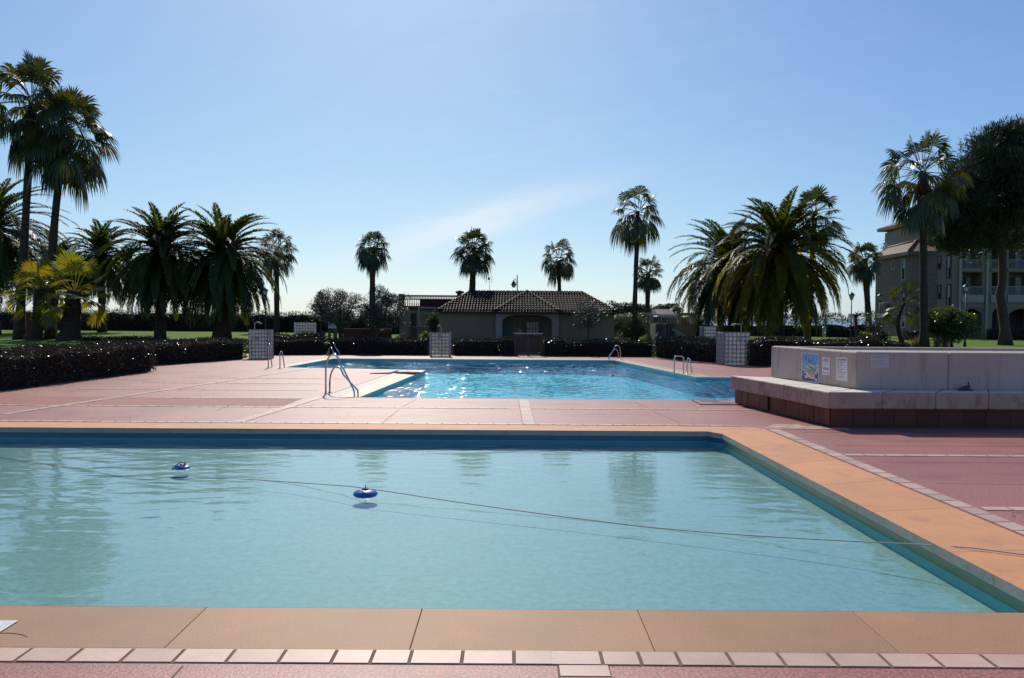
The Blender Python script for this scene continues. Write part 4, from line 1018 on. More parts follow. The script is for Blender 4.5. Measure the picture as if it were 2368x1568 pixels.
for k, (y, x1) in enumerate(((829.3,1958),(832.6,1959),(837,1956),(841,1951.5),(845,1951.5),(849,1946),(853,1952.5),(857,1947),(861,1958),(865,1955.5),(869.5,1952.5),(873.5,1952))):
    x = 1936.5
    while x < x1-.6:
        w_ = random.uniform(1.2,3.4) if k > 1 else 22; e = min(x+w_, x1); plate(m, fl, nl_, x,e,y,y+(1.7 if k < 1 else 1.1), .009,.0097,(e-x)*.08); x = e+.5
m.build('print', M['red_ink'], sg)
sg = thing('sign', 'faded pinkish notice with grey print on the shaded front planter wall', 'sign', ff(2034,851,.004))
plate(MB(), ff, nf_, 2013,2055.5,819.5,850, .003,.008,.3).build('board', M['paper_faded'], sg)
m = MB()
for y, x0, x1 in ((824,2016,2052),(826,2016,2040),(832.5,2017,2047),(837.5,2017,2042),(841.5,2018,2050),(844.5,2017,2025)):
    x = x0
    while x < x1: w_ = random.uniform(1.5,4.5); plate(m, ff, nf_, x,min(x+w_,x1),y,y+.9, .008,.0086,0); x += w_+.6
m.build('print', M['faded_ink'], sg)
# dark red wedge with an upright handle left on the bench
b = Vector(ff(2222,904)); b.z = .662; b.y -= .16
t = thing('door_wedge', 'small dark red wedge with black upright handle lying on the bench slab', 'tool', b)
m = MB(); m.add([b+Vector(v) for v in ((-.15,-.05,0),(.06,-.05,0),(.06,.05,0),(-.15,.05,0),(.02,-.035,.10),(.06,-.035,.10),(.06,.035,.10),(.02,.035,.10),(-.06,-.045,.055),(-.06,.045,.055))], [(0,3,2,1),(4,5,6,7),(0,1,5,4,8),(2,3,9,7,6),(1,2,6,5),(0,8,9,3),(8,4,7,9)]); m.build('body', M['red_metal'], t)
m = MB(); m.tube([b+Vector((.045,0,.08)), b+Vector((.045,0,.17))], [.014,.013], 8); m.build('handle', M['iron'], t)
m = MB(); m.box(b.x+.055,b.x+.14,b.y-.03,b.y+.03,b.z,b.z+.02); m.build('foot_plate', M['iron'], t)

# ---------------------------------------------------------------- pool ladders
def rail_path(A, B, ztop, split=.3, drop=.35, flat=False):
    """handrail from the deck foot A over an arch and slanting down to B at the pool edge"""
    A, B = Vector(A), Vector(B); D = B-A; pts = [A, A+Vector((0,0,ztop*.35))]
    if flat:
        r_ = .09
        for k in range(7):
            a = PI-k*PI/12; pts.append(A+D.normalized()*(r_+r_*math.cos(a))+Vector((0,0,ztop-r_+r_*math.sin(a))))
        for k in range(7):
            a = PI/2-k*PI/12; pts.append(B-D.normalized()*(r_-r_*math.cos(a))+Vector((0,0,ztop-r_+r_*math.sin(a))))
        pts += [B+Vector((0,0,.3)), B+Vector((0,0,-drop))]; return pts
    rx = D.length*split; dn = D.normalized()
    for k in range(11):
        a = PI-k*(PI*.80)/10
        pts.append(A+dn*(rx+rx*math.cos(a))+Vector((0,0,ztop-rx*1.35+rx*1.35*math.sin(a))))
    e = pts[-1]; f = B+Vector((0,0,.16))-dn*.03
    for k in range(1,5): pts.append(e.lerp(f,k/4))
    pts += [B+Vector((0,0,.06))-dn*.004, B+Vector((0,0,-drop))]
    return pts
def ladder(label, rails):
    t = thing('pool_ladder', label, 'pool ladder', rails[0][0], 'stainless steel pool ladders')
    for A, B, zt, sp, fl_ in rails:
        m = MB(); m.tube(rail_path(A,B,zt,sp,.35,fl_), .021, 10); m.build('handrail', M['steel'], t)
        m = MB(); m.lathe(A, [(.05,.0),(.05,.008),(.03,.018),(.024,.02)], 14); m.build('flange', M['steel'], t)
def zt(A, y, x): return at(x,y,A.y).z
A1, B1 = P(753.4,911), P(820,917.2); A2, B2 = P(762.5,908), P(828.3,917.0)
ladder('polished pool ladder with two unequal arched rails at near corner of deep pool', [(A1,B1,zt(A1,819,760),.27,False),(A2,B2,zt(A2,846,770),.27,False)])
A1, B1 = P(757.5,822.5), P(778,825.5); A2, B2 = P(761.5,821), P(785,823.5)
ladder('steel pool ladder at the far left corner, seen behind the front ladder', [(A1,B1,zt(A1,802,760),.35,False),(A2,B2,zt(A2,792.5,765),.35,False)])
A1, B1 = P(620.4,850.5), P(629,849.3); A2, B2 = P(647.4,851), P(657.5,849.8)
ladder('steel pool ladder on the left arm of the deep pool before the glass shower', [(A1,B1,zt(A1,796,622),.3,False),(A2,B2,zt(A2,813.5,650),.3,False)])
A1, B1 = P(1435,831.8), P(1408.8,833); A2, B2 = P(1433,831), P(1410,832)
ladder('steel pool ladder at the far right corner of the deep pool', [(A1,B1,zt(A1,798,1426),.32,False),(A2+Vector((0,.45,0)),B2+Vector((0,.45,0)),zt(A2,808,1428),.32,False)])
A1, B1 = P(1558.9,864), P(1580.5,864); A2, B2 = P(1588.7,864), P(1599.8,863.6)
ladder('square topped steel pool ladder on the right inner corner of the deep pool', [(A1,B1,zt(A1,823.6,1559),.3,True),(A2,B2,zt(A2,829,1590),.32,False)])

# ---------------------------------------------------------------- ropes and floats
ZW = -.19
RP = [P(-140,1040,-.283),P(0,1058,-.283),P(180,1084,-.285),P(330,1109,-.283),P(450,1107,-.25),P(520,1106,-.22),P(580,1109,-.195),P(700,1117,-.17),P(800,1124,-.125),P(845,1129.5,-.105),P(900,1137,-.115),P(1050,1160,-.145),P(1250,1188,-.175),P(1400,1207,-.186),P(1520,1221,-.186),P(1700,1236,-.165),P(1900,1248,-.12),P(2100,1258,-.05),P(2228,1265.5,.012),P(2300,1274,.014),P(2430,1291,.014)]
def smooth(pts, n=6):
    out = []
    for i in range(len(pts)-1):
        p0, p1, p2, p3 = pts[max(i-1,0)], pts[i], pts[i+1], pts[min(i+2,len(pts)-1)]
        for k in range(n):
            t = k/n; out.append(.5*((2*p1)+(p2-p0)*t+(2*p0-5*p1+4*p2-p3)*t*t+(3*p1-p0-3*p2+p3)*t**3))
    return out+[pts[-1]]
m = MB(); m.tube(smooth(RP), .0058, 7); o = m.build('lane_rope', M['rope']); prop(o, 'thin rope crossing the shallow pool and resting on its right coping', 'rope')
def near_float(x, y, r_, h, label, mat, knot):
    c = P(x,y,ZW); t = thing('pool_float', label, 'float', c, 'floats in the shallow pool')
    m = MB(); m.lathe(c, [(r_*.55,-h*.35),(r_*.86,-h*.25),(r_,.0),(r_*.97,h*.16),(r_*.8,h*.45),(r_*.5,h*.62),(r_*.2,h*.68)], 28); m.build('disc', M[mat], t)
    m = MB(); m.lathe(c+Vector((0,0,h*.60)), [(r_*.30,0),(r_*.30,.012),(r_*.12,.02)], 14); m.build('collar', M['float_dark'], t)
    if knot == 1:
        m = MB()
        for k in range(7):
            a = k*.9; m.tube([c+Vector((0,0,h*.66)), c+Vector((math.cos(a)*.035,math.sin(a)*.035,h*.66+.012+.006*(k%3)))], [.009,.003], 6)
        m.tube([c+Vector((0,0,h*.6)), c+Vector((.004,0,h*.66+.058))], [.012,.004], 6); m.build('knot', M['float_dark'], t)
    else:
        m = MB(); q = [c+Vector(v) for v in ((.045,0,h*.66),(.035,-.01,h*.66+.035),(-.005,-.02,h*.66+.045),(-.05,-.03,h*.66+.02),(-.085,-.04,h*.4),(-.11,-.05,.0),(-.115,-.05,-.03))]
        m.tube(smooth(q,4), .010, 7); m.tube([q[0]-Vector((0,0,.02)),q[0]+Vector((.004,0,.05))],[.016,.006],6); m.build('rope_end', M['rope'], t)
near_float(845,1142.5,.150,.085,'dark blue disc float threaded on the rope in the shallow pool','float_blue',1)
near_float(421,1081.5,.118,.055,'loose blue disc float with frayed rope end, left in the shallow pool','float_blue',2)
FLT = [(700,826.5),(844,834.5),(959,841.5),(1036.5,846),(1155.7,853.5),(1263,860.5),(1415,869.5),(1640,881),(1760,889)]
fpts = [P(x,y,-.13) for x, y in FLT]; fpts[0] = P(800,833.0,-.13)
m = MB(); m.tube(smooth(fpts,4), .012, 6); o = m.build('float_line', M['rope']); prop(o, 'float rope strung across the deep pool', 'rope')
nm = ['second float from the left on the deep pool rope','third float from the left on the deep pool rope','fourth float from the left on the deep pool rope','float near the middle of the deep pool rope, before the red gate','float before the right half of the pavilion on the deep pool rope','float below the far right ladder on the deep pool rope','float beside the square topped ladder on the deep pool rope']
nm[0] = 'leftmost float on the deep pool rope, beyond the front ladder'; nm[1] = 'float off the tip of the deck peninsula'; nm[2] = 'float before the middle glass block screen on the deep pool rope'
for k in range(7):
    c = fpts[k+1]; t = thing('pool_float', 'white and blue '+nm[k], 'float', c, 'floats on the deep pool rope')
    m = MB(); m.lathe(c, [(.06,-.02),(.115,0),(.11,.02),(.06,.04)], 16); m.build('disc', M['white_plastic' if k % 2 == 0 else 'float_blue'], t)
    m = MB(); m.lathe(c+Vector((0,0,.038)), [(.035,0),(.03,.02)], 10); m.build('collar', M['float_dark'], t)

# ---------------------------------------------------------------- things lying on the deck
c = P(8,1450,0); t = thing('skimmer_lid', 'square white skimmer cover with round lid set in the front coping', 'pool cover', c)
e = P(42.5,1437.5); hx_ = e.x; y1 = e.y; y0 = P(0,1467).y+.0
m = MB(); m.box(hx_-.34,hx_,y1-.30,y1,.001,.010); m.build('frame', M['white_plastic'], t, bevel=.004)
cc = Vector((hx_-.17,y1-.15,.010)); m = MB(); m.lathe(cc, [(.135,0),(.135,.006),(.125,.008),(.12,.003),(.085,.003),(.08,.007),(.07,.003),(.02,.003)], 36); m.build('lid', M['white_plastic'], t)
a, b = P(1622,936.3), P(1700,936.3); far_ = P(1612,927.6); t = thing('hatch_cover', 'flat steel edged hatch with two slots in the deck by the planter foot', 'hatch cover', (a.x,a.y,0))
m = MB(); m.box(a.x,a.x+.92,a.y,a.y+.86,.001,.016); m.build('lid', M['deck'], t)
m = MB(); m.box(a.x-.02,a.x+.92,a.y-.02,a.y-.002,.001,.02); m.box(a.x-.02,a.x-.002,a.y-.0,a.y+.88,.001,.02); m.box(a.x-.0,a.x+.92,a.y+.862,a.y+.88,.001,.02); m.build('rim', M['iron'], t)
m = MB(); m.box(a.x+.12,a.x+.58,a.y+.62,a.y+.66,.017,.024); m.box(a.x+.30,a.x+.80,a.y+.22,a.y+.26,.017,.024); m.build('slots', M['iron'], t)
a = P(855.5,864.6); b = P(909,864.4); t = thing('loose_slab', 'thin grey sheet lying flat on the deck peninsula beside the plank', 'slab', (a.x,a.y,0))
m = MB(); m.add([(a.x,a.y,.002),(b.x-.1,b.y-.05,.002),(b.x,b.y+1.1,.002),(a.x+.7,a.y+.75,.002),(a.x,a.y,.03),(b.x-.1,b.y-.05,.05),(b.x,b.y+1.1,.05),(a.x+.7,a.y+.75,.04)], [(0,3,2,1),(4,5,6,7),(0,1,5,4),(1,2,6,5),(2,3,7,6),(3,0,4,7)]); o = m.build('sheet', M['wet_strip'], t)
a = P(909,864.5); b = P(955.5,866.3); t = thing('plank', 'brown wooden plank lying over the yellow coping at the pool edge', 'plank', (b.x,b.y,0))
m = MB(); a3, b3 = Vector((a.x,a.y+.3,.004)), Vector((b.x,b.y,.02)); dd = (b3-a3); nn = Vector((-dd.y,dd.x,0)).normalized()*.34
m.obox(a3, dd, nn, (0,0,.045)); m.build('board', M['wood'], t)
m = MB()
for k in range(3): m.obox(b3-dd.normalized()*(.12+.22*k)+nn*.0-nn.normalized()*.004, dd.normalized()*.08, nn*1.03, (0,0,.056))
m.build('battens', M['wood'], t)
c = P(568,826.5); t = thing('litter', 'small white scrap lying at the hedge foot beside left shower', 'litter', c)
m = MB(); m.lathe(c, [(.05,0),(.10,.03),(.10,.08),(.05,.12)], 10); m.build('scrap', M['paper'], t)

# ---------------------------------------------------------------- glass block screens and showers
def block_wall(label, pts, cols, rows, pitch, mk='block', jk='joint', posts=False, z0=0.):
    t = thing('glass_block_screen', label, 'shower screen', pts[0], 'glass block screens')
    bl = MB(); jt = MB(); hgt = rows*pitch
    for i, nc in enumerate(cols):
        a, b = Vector(pts[i]), Vector(pts[i+1]); a.z = b.z = z0; d = (b-a); cw = d/nc; dn = d.normalized(); nn = Vector((-dn.y,dn.x,0))*.075; g = .010
        for c_ in range(nc):
            for r_ in range(rows):
                o = a+cw*c_+dn*g+Vector((0,0,r_*pitch+g)); ux = cw-dn*2*g; uz = Vector((0,0,pitch-2*g)); e = .014
                f0 = [o, o+ux, o+ux+uz, o+uz]; ux_ = ux.normalized()*e; uz_ = Vector((0,0,e)); pp = nn.normalized()*.012
                f1 = [o+ux_+uz_-pp, o+ux-ux_+uz_-pp, o+ux+uz-ux_-uz_-pp, o+uz+ux_-uz_-pp]
                bk = [p+nn for p in f0]
                bl.add(f0+f1+bk, [(4,5,6,7),(0,1,5,4),(1,2,6,5),(2,3,7,6),(3,0,4,7),(8,11,10,9)])
        for c_ in range(nc+1):
            o = a+cw*c_-dn*g*.98+nn*.06; jt.obox(o, dn*2*g*.98, nn*.88, (0,0,hgt+.004))
        for r_ in range(rows+1):
            o = a+Vector((0,0,r_*pitch-g*.96+(g if r_ == 0 else 0)))+nn*.09; jt.obox(o, d, nn*.82, (0,0,2*g*.96))
        if posts:
            for q in (a-dn*.10, b+dn*.004):
                m = MB(); m.obox(q-nn*.2, dn*.096, nn*1.6, (0,0,hgt+.03)); m.build('side_post', M['trim'], t)
    bl.build('glass_blocks', M[mk], t); jt.build('joints', M[jk], t); return t
p0, p1 = P(575.3,829.3), P(619,829.3); k = .167
p2 = Vector(at(633,829,p1.y+.22)); p2.z = 0
block_wall('glass block shower screen left of the pool, in front of the broad date palm', [p0,p1,p2], [6,2], 8, (at(600,762.5,p0.y).z)/8)
y2_ = P(1018,824.6).y; p0, p1 = Vector((at(998,824,y2_).x,y2_,0)), Vector((at(1038,824,y2_).x,y2_,0))
block_wall('see-through glass block screen with white side posts before the pavilion', [p0,p1], [5], 7, at(1018,769.5,y2_).z/7, 'block_clear', 'joint', True)
y4 = P(1703,845).y; arc = []
for x, dy in ((1655.8,.55),(1673,.10),(1683,.02),(1693,-.01),(1703,-.01),(1713,.03),(1723.5,.12),(1733.5,.26)):
    v = at(x,845,y4+dy); arc.append(Vector((v.x,v.y,0)))
block_wall('curved glass block shower screen on the right, in front of the fruiting date palm', arc, [2]+[1]*6, 8, at(1700,768.5,y4).z/8)
v0, v1 = at(680,783,44), at(728.5,783,44)
block_wall('pale glass block screen in the left background behind the hedge', [Vector((v0.x,44,0)),Vector((v1.x,44.3,0))], [8], 8, (at(700,745.5,44).z-.25)/8, 'block', 'joint', z0=.25)
v0, v1, v2 = at(1618,790,43.4), at(1625,790,43), at(1656,790,43.2)
block_wall('glass block screen in the right background under the date palm fronds', [Vector((v0.x,43.5,0)),Vector((v1.x,43,0)),Vector((v2.x,43.2,0))], [1,5], 7, (at(1640,755,43).z-.2)/7, z0=.2)
def shower(label, x, Y, ytop, xh):
    b = at(x,800,Y); b.z = 0; t = thing('outdoor_shower', label, 'shower', b, 'outdoor showers'); tp = at(x,ytop,Y); hd = at(xh,ytop,Y)
    s = 1 if hd.x > tp.x else -1
    m = MB(); m.tube([b, Vector((b.x,Y,tp.z-.12)), Vector((b.x+.02*s,Y,tp.z-.04)), Vector((b.x+.10*s,Y,tp.z)), Vector((hd.x,Y,tp.z))], .020, 8); m.build('pipe', M['grey_metal'], t)
    m = MB(); m.lathe(Vector((hd.x,Y,tp.z-.07)), [(.09,0),(.09,.02),(.03,.05),(.02,.075)], 12); m.build('shower_head', M['grey_metal'], t)
shower('grey shower pipe rising above the curved right glass block screen', 1713.5, y4+.75, 749.5, 1695)
shower('grey shower pipe rising above the left glass block screen', 589, P(600,829).y+.7, 745.5, 602)
shower('thin shower pipe behind the middle glass block screen', 1020, y2_+.6, 752, 1014)

# ---------------------------------------------------------------- red gate, lamps, rails, signs
gy = 39.0; t = thing('gate', 'red painted metal gate with fine bars in the hedge gap before the porch', 'gate', (at(1221,824,gy).x,gy,0))
zt_ = at(1221,773,gy).z; gx = [at(x,800,gy).x for x in (1191,1221.5,1252)]
for x in gx: MB().box(x-.04,x+.04,gy-.04,gy+.04,0,zt_+.02).build('gate_post', M['red_metal'], t)
m = MB(); m.box(gx[0]-.06,gx[2]+.06,gy-.035,gy+.035,zt_+.021,zt_+.055); m.build('top_rail', M['grey_metal'], t)
m = MB()
for a, b in ((gx[0]+.05,gx[1]-.05),(gx[1]+.05,gx[2]-.05)):
    n = 8
    for k in range(n): x = a+(b-a)*(k+.5)/n; m.box(x-.010,x+.010,gy-.010,gy+.010,.06,zt_-.03)
    m.box(a-.009,b+.009,gy-.02,gy+.02,zt_-.06,zt_-.02); m.box(a-.009,b+.009,gy-.02,gy+.02,.04,.09)
m.build('bars', M['red_metal'], t)

def lamp(label, x, Y, ytop, plate_y=None):
    b = ground_at(x,Y); t = thing('street_lamp', label, 'street lamp', b, 'lantern street lamps'); top = at(x,ytop,Y); hh = .51; kl = .82
    z1 = top.z-hh; m = MB(); m.lathe(b, [(.08,0),(.08,.2),(.05,.28),(.036,.7),(.028,z1-b.z)], 10); m.build('post', M['iron'], t)
    o = Vector((b.x,b.y,z1)); m = MB(); m.lathe(o, [(.06,0),(.10,.03),(.10,.05)], 8); m.lathe(o+Vector((0,0,.30)), [(.20,0),(.18,.035),(.08,.125),(.04,.14),(.04,.175),(.015,.20)], 8); 
    for k in range(4):
        a = k*PI/2+PI/4; m.tube([o+Vector((math.cos(a)*.08,math.sin(a)*.08,.04)), o+Vector((math.cos(a)*.175,math.sin(a)*.175,.31))], .010, 5)
    m.build('lantern_frame', M['iron'], t)
    m = MB(); n = 4; vs = []
    for r_, z in ((.075,.052),(.16,.296)):
        for k in range(4): a = k*PI/2+PI/4; vs.append(o+Vector((math.cos(a)*r_,math.sin(a)*r_,z)))
    m.add(vs, [(0,1,5,4),(1,2,6,5),(2,3,7,6),(3,0,4,7),(4,5,6,7)]); m.build('lantern_glass', M['lamp_glass'], t)
    if plate_y: q = at(x,plate_y,Y); m = MB(); m.box(q.x-.18,q.x+.18,Y-.07,Y-.05,q.z-.12,q.z+.14); m.build('plate', M['paper'], t)
lamp('lantern lamp on tall post standing by the round clipped tree', 2232, 43, 655)
lamp('lantern lamp with small white plate at the left of the brick wing', 2034, 46, 677, 730)
lamp('lantern lamp with small plate standing beside the pollarded tree', 1968, 47, 674, 731)
lamp('lantern lamp rising through the left olive tree', 741.5, 44.6, 670)
lamp('lantern lamp half hidden in fronds behind the left shower', 613.5, 46, 664)
Y = 53; b = ground_at(1195.5,Y); t = thing('street_lamp', 'tall street lamp with hanging bell lantern above the pavilion roof', 'street lamp', b); tp = at(1195.5,636,Y); hd = at(1188,648,Y)
m = MB(); m.tube([b, Vector((b.x,Y,tp.z))], [.05,.03], 8); m.build('post', M['iron'], t)
m = MB(); m.tube([Vector((b.x,Y,at(0,652,Y).z-.12)), Vector((b.x-.07,Y,hd.z-.03)), Vector((b.x-.17,Y,hd.z+.07)), Vector((hd.x,Y,hd.z+.01))], .018, 6); m.tube([Vector((b.x,Y,hd.z+.075)),Vector((hd.x,Y,hd.z+.075))], .015, 6); m.build('arm', M['iron'], t)
m = MB(); m.lathe(Vector((hd.x,Y,hd.z-.32)), [(.24,0),(.22,.03),(.14,.07),(.13,.18),(.06,.22),(.06,.30),(.03,.32)], 12); m.build('lantern_hood', M['iron'], t)
m = MB(); m.lathe(Vector((hd.x,Y,hd.z-.51)), [(.06,0),(.13,.07),(.16,.186)], 12); m.build('lantern_glass', M['lamp_glass'], t)
Y = 47.5; b = at(1132.5,674,Y); t = thing('tv_antenna', 'thin rooftop television aerial above the pavilion roof', 'antenna', b)
m = MB(); m.tube([b-Vector((0,0,.5)), at(1132.5,639,Y)], .014, 6); m.build('mast', M['grey_metal'], t)
m = MB(); c_ = at(1131,645,Y)
for s in (-1,1):
    a0 = at(1131+8*s,639,Y); a1 = at(1131+7*s,654,Y); m.tube([a0,(a0+a1)/2+Vector((-.03*s,0,0)),a1], .008, 5)
for y in (640,643.5,647,650.5,653.5): m.tube([at(1124,y,Y),at(1138.5,y,Y)], .004, 4)
m.build('reflector', M['grey_metal'], t)
m = MB(); m.box(c_.x-.07,c_.x+.04,Y-.08,Y-.02,c_.z-.07,c_.z+.08); m.build('receiver', M['red_frame'], t)

Y = 43; q0, q1 = at(759.3,759,Y), at(777.3,741,Y); t = thing('notice_board', 'white notice board on post under the left olive tree', 'sign', (q0.x+.3,Y,gz(q0.x,Y)))
MB().box(q0.x,q1.x,Y-.03,Y+.03,q0.z,q1.z).build('board', M['paper'], t)
m = MB(); m.box(q0.x+.0,q1.x,Y-.04,Y+.03,q0.z-.045,q0.z-.002); m.build('lower_edge', M['green_door'], t)
m = MB(); m.box(q0.x+.27,q0.x+.35,Y+.031,Y+.11,gz(q0.x,Y),q1.z-.1); m.build('post', M['iron'], t)
m = MB()
q = at(765,744.5,Y); m.box(q.x-.07,q.x+.07,Y-.035,Y-.031,q.z-.015,q.z+.015); m.box(q.x-.02,q.x+.11,Y-.0375,Y-.0355,q.z+.02,q.z+.035); m.build('red_mark', M['p_red'], t)
# ramp railing
Y = 42.6; t = thing('ramp_railing', 'wooden post railing with steel rails climbing beside the ramp', 'railing', ground_at(713.5,Y)); tops = []
for x, y in ((713.5,772),(731,769),(747,766.5),(762,763),(776.8,760)):
    tp = at(x,y,Y); tops.append(tp); m = MB(); m.box(tp.x-.06,tp.x+.06,Y-.06,Y+.06,gz(tp.x,Y)-.1,tp.z); m.build('post', M['wood'], t)
for f in (.09,.32):
    for k in range(4):
        m = MB(); a, b = tops[k]-Vector((-.06,0,f)), tops[k+1]-Vector((.06,0,f)); m.tube([a,b], .02, 6); m.build('rail', M['grey_metal'], t)
m = MB(); a, b = at(727,793,Y+.3), at(779,786,Y+.3); m.add([(a.x,Y+.2,gz(a.x,Y)),(b.x,Y+.2,b.z-.0),(b.x,Y+2,b.z),(a.x,Y+2,gz(a.x,Y)),(b.x,Y+.2,gz(b.x,Y)-.2),(b.x,Y+2,gz(b.x,Y)-.2)], [(0,1,2,3),(0,4,1),(1,4,5,2),(3,2,5)]); o = m.build('ramp', M['sand']); struct(o)
Y = 44.5; t = thing('stair_railing', 'short sloping stair railing left of the terrace gate', 'railing', ground_at(913,Y)); tops = []
for x, y in ((913.5,782),(921,778),(929,774),(936,771)):
    tp = at(x,y,Y); tops.append(tp); m = MB(); m.box(tp.x-.05,tp.x+.05,Y-.05,Y+.05,gz(tp.x,Y)-.1,tp.z); m.build('post', M['wood'], t)
m = MB(); m.tube([p+Vector((0,0,.03)) for p in tops], .03, 6); m.build('rail', M['grey_metal'], t)
Y = 45; t = thing('bar_fence', 'dark bar fence on the terrace between stair and bright round bush', 'fence', ground_at(966,Y)); xa, xb = at(947,790,Y).x, at(987,790,Y).x; zt2 = at(960,757,Y).z; zb2 = at(960,789,Y).z
m = MB(); n = 15
for k in range(n+1): x = xa+(xb-xa)*k/n; m.box(x-.014,x+.014,Y-.014,Y+.014,zb2-.1,zt2)
m.build('bars', M['iron'], t)
m = MB(); m.box(xa-.03,xb+.03,Y-.02,Y+.02,zt2,zt2+.04); m.build('top_rail', M['iron'], t)
for x in (xa-.10, xb+.031): MB().box(x,x+.07,Y-.05,Y+.05,gz(x,Y)-.1,zt2+.08).build('post', M['wood'], t)
Y = 45.5; t = thing('white_frame', 'slim white pergola frame with leaning pole before the terrace door', 'pergola', ground_at(968.5,Y)); a, b = at(968.5,711.5,Y), at(1008,711.5,Y)
MB().box(a.x-.035,a.x+.035,Y-.035,Y+.035,gz(a.x,Y)-.1,a.z-.035).build('post', M['trim'], t)
m = MB(); m.box(a.x-.035,b.x,Y-.035,Y+.035,a.z-.034,a.z+.035); m.build('beam', M['trim'], t)
m = MB(); m.tube([at(971,745,Y-.2), at(977,785,Y-.3)], .03, 6); m.build('leaning_pole', M['trim'], t)
# wooden litter bin
b = ground_at(64,45); t = thing('litter_bin', 'brown slatted wooden bin beside the leaning young palm trunk', 'bin', b); zt3 = at(64,722,45).z
m = MB()
for k in range(14):
    a = k*2*PI/14; o = b+Vector((math.cos(a)*.2,math.sin(a)*.2,0)); d = Vector((-math.sin(a),math.cos(a),0)); m.obox(o-d*.04, d*.08, Vector((math.cos(a),math.sin(a),0))*.03, (0,0,zt3-b.z))
m.build('slats', M['wood'], t); m = MB(); m.lathe(b, [(.18,.05),(.18,zt3-b.z-.1)], 14); m.build('liner', M['dark'], t)

# ---------------------------------------------------------------- pavilion
HY = 43.0; ZF = -.02; SC = .614
hs = thing('pavilion', 'low ochre pavilion with clay tile hip roof and arched porch', 'building', (at(1218,790,HY).x,HY,ZF))
xl_, xr_ = at(1015,760,HY).x, at(1420.7,760,HY).x; pl_, pr_ = at(1147,760,HY).x, at(1291,760,HY).x; ez = at(1215,722.5,HY).z
m = MB(); m.box(xl_,pl_,HY,HY+5.5,ZF-.2,ez); m.box(pr_,xr_,HY,HY+5.5,ZF-.2,ez); m.box(pl_,pr_,HY+1.25,HY+5.5,ZF-.2,ez-.002); m.build('wall', M['ochre_wall'], hs)
py_ = HY-.155
# porch arch
m = MB(); fp, dp_, np_ = wall_frame((0,py_),(1,py_))
def fx(x): return at(x,760,py_).x
def fz(y): return at(1218,y,py_).z
ax0, ax1 = fx(1161.4), fx(1276.5); zs, za = fz(747), fz(728.5); mx_ = (ax0+ax1)/2
m.box(fx(1147)-.02,ax0,py_,py_+.25,ZF-.2,zs); m.box(ax1,fx(1291)+.02,py_,py_+.25,ZF-.2,zs)
n = 24; aw = (ax1-ax0)/2
def archz(u): return zs+(za-zs)*(1-abs(u)**3.2)**(1/2.6)
pr2 = [(-1-1e-9)]+[-math.cos(PI*k/n) for k in range(1,n)]+[1]
for k in range(n):
    u0, u1 = pr2[k], pr2[k+1]; xx0, xx1 = mx_+aw*u0, mx_+aw*u1; z0, z1 = archz(max(-1,min(1,u0))), archz(max(-1,min(1,u1)))
    m.add([(xx0,py_,z0),(xx1,py_,z1),(xx1,py_,ez),(xx0,py_,ez),(xx0,py_+.25,z0),(xx1,py_+.25,z1),(xx1,py_+.25,ez),(xx0,py_+.25,ez)], [(0,1,2,3),(4,7,6,5),(0,4,5,1)])
m.box(fx(1147)-.02,ax0,py_,py_+.25,zs+.001,ez); m.box(ax1,fx(1291)+.02,py_,py_+.25,zs+.001,ez)
m.build('porch_arch', M['porch'], hs)
m = MB()
for a, b in ((fx(1146)-.025,ax0+.02),(ax1-.02,fx(1292)+.025)): m.box(a,b,py_-.04,py_+.252,zs-.12,zs-.001)
m.build('capitals', M['porch'], hs)
m = MB(); m.box(pl_,pr_,HY-.5,HY+1.25,ZF-.2,ZF+.02); m.build('porch_floor', M['sand'], hs)
by = HY+1.25
def bx(x): return at(x,760,by).x
def bz(y): return at(1218,y,by).z
m = MB(); m.box(bx(1162.5),bx(1188),by-.05,by-.003,ZF,bz(745.5)); dr_ = m.build('door', M['green_door'], hs)
m = MB(); m.box(bx(1186)-.06,bx(1186),by-.09,by-.051,bz(770),bz(768)); m.build('handle', M['grey_metal'], dr_)
m = MB(); x0, x1, z0, z1 = bx(1211),bx(1252),bz(780),bz(736.5); a0, a1, b0, b1 = bx(1217.6),bx(1245),bz(772.5),bz(744.5)
m.box(x0,a0,by-.10,by-.003,z0,z1); m.box(a1,x1,by-.10,by-.003,z0,z1); m.box(a0,a1,by-.10,by-.003,z0,b0); m.box(a0,a1,by-.10,by-.003,b1,z1)
for k in (1,2,3): x = a0+(a1-a0)*k/4; m.box(x-.016,x+.016,by-.09,by-.04,b0,b1)
zm = (b0+b1)/2-.05; m.box(a0,a1,by-.085,by-.045,zm-.016,zm+.016)
wn = m.build('window', M['dark_frame'], hs)
m = MB(); m.box(a0,a1,by-.02,by-.008,b0,b1); m.build('curtain', M['curtain'], wn)
m = MB(); m.box(bx(1196.5),bx(1206.5),by-.08,by-.003,bz(770),bz(761)); o = m.build('wall_box', M['trim'], hs)
m = MB(); m.box(bx(1198),bx(1206.5),by-.12,by-.003,bz(757.5),bz(743)); m.build('notice', M['green_door'], hs)
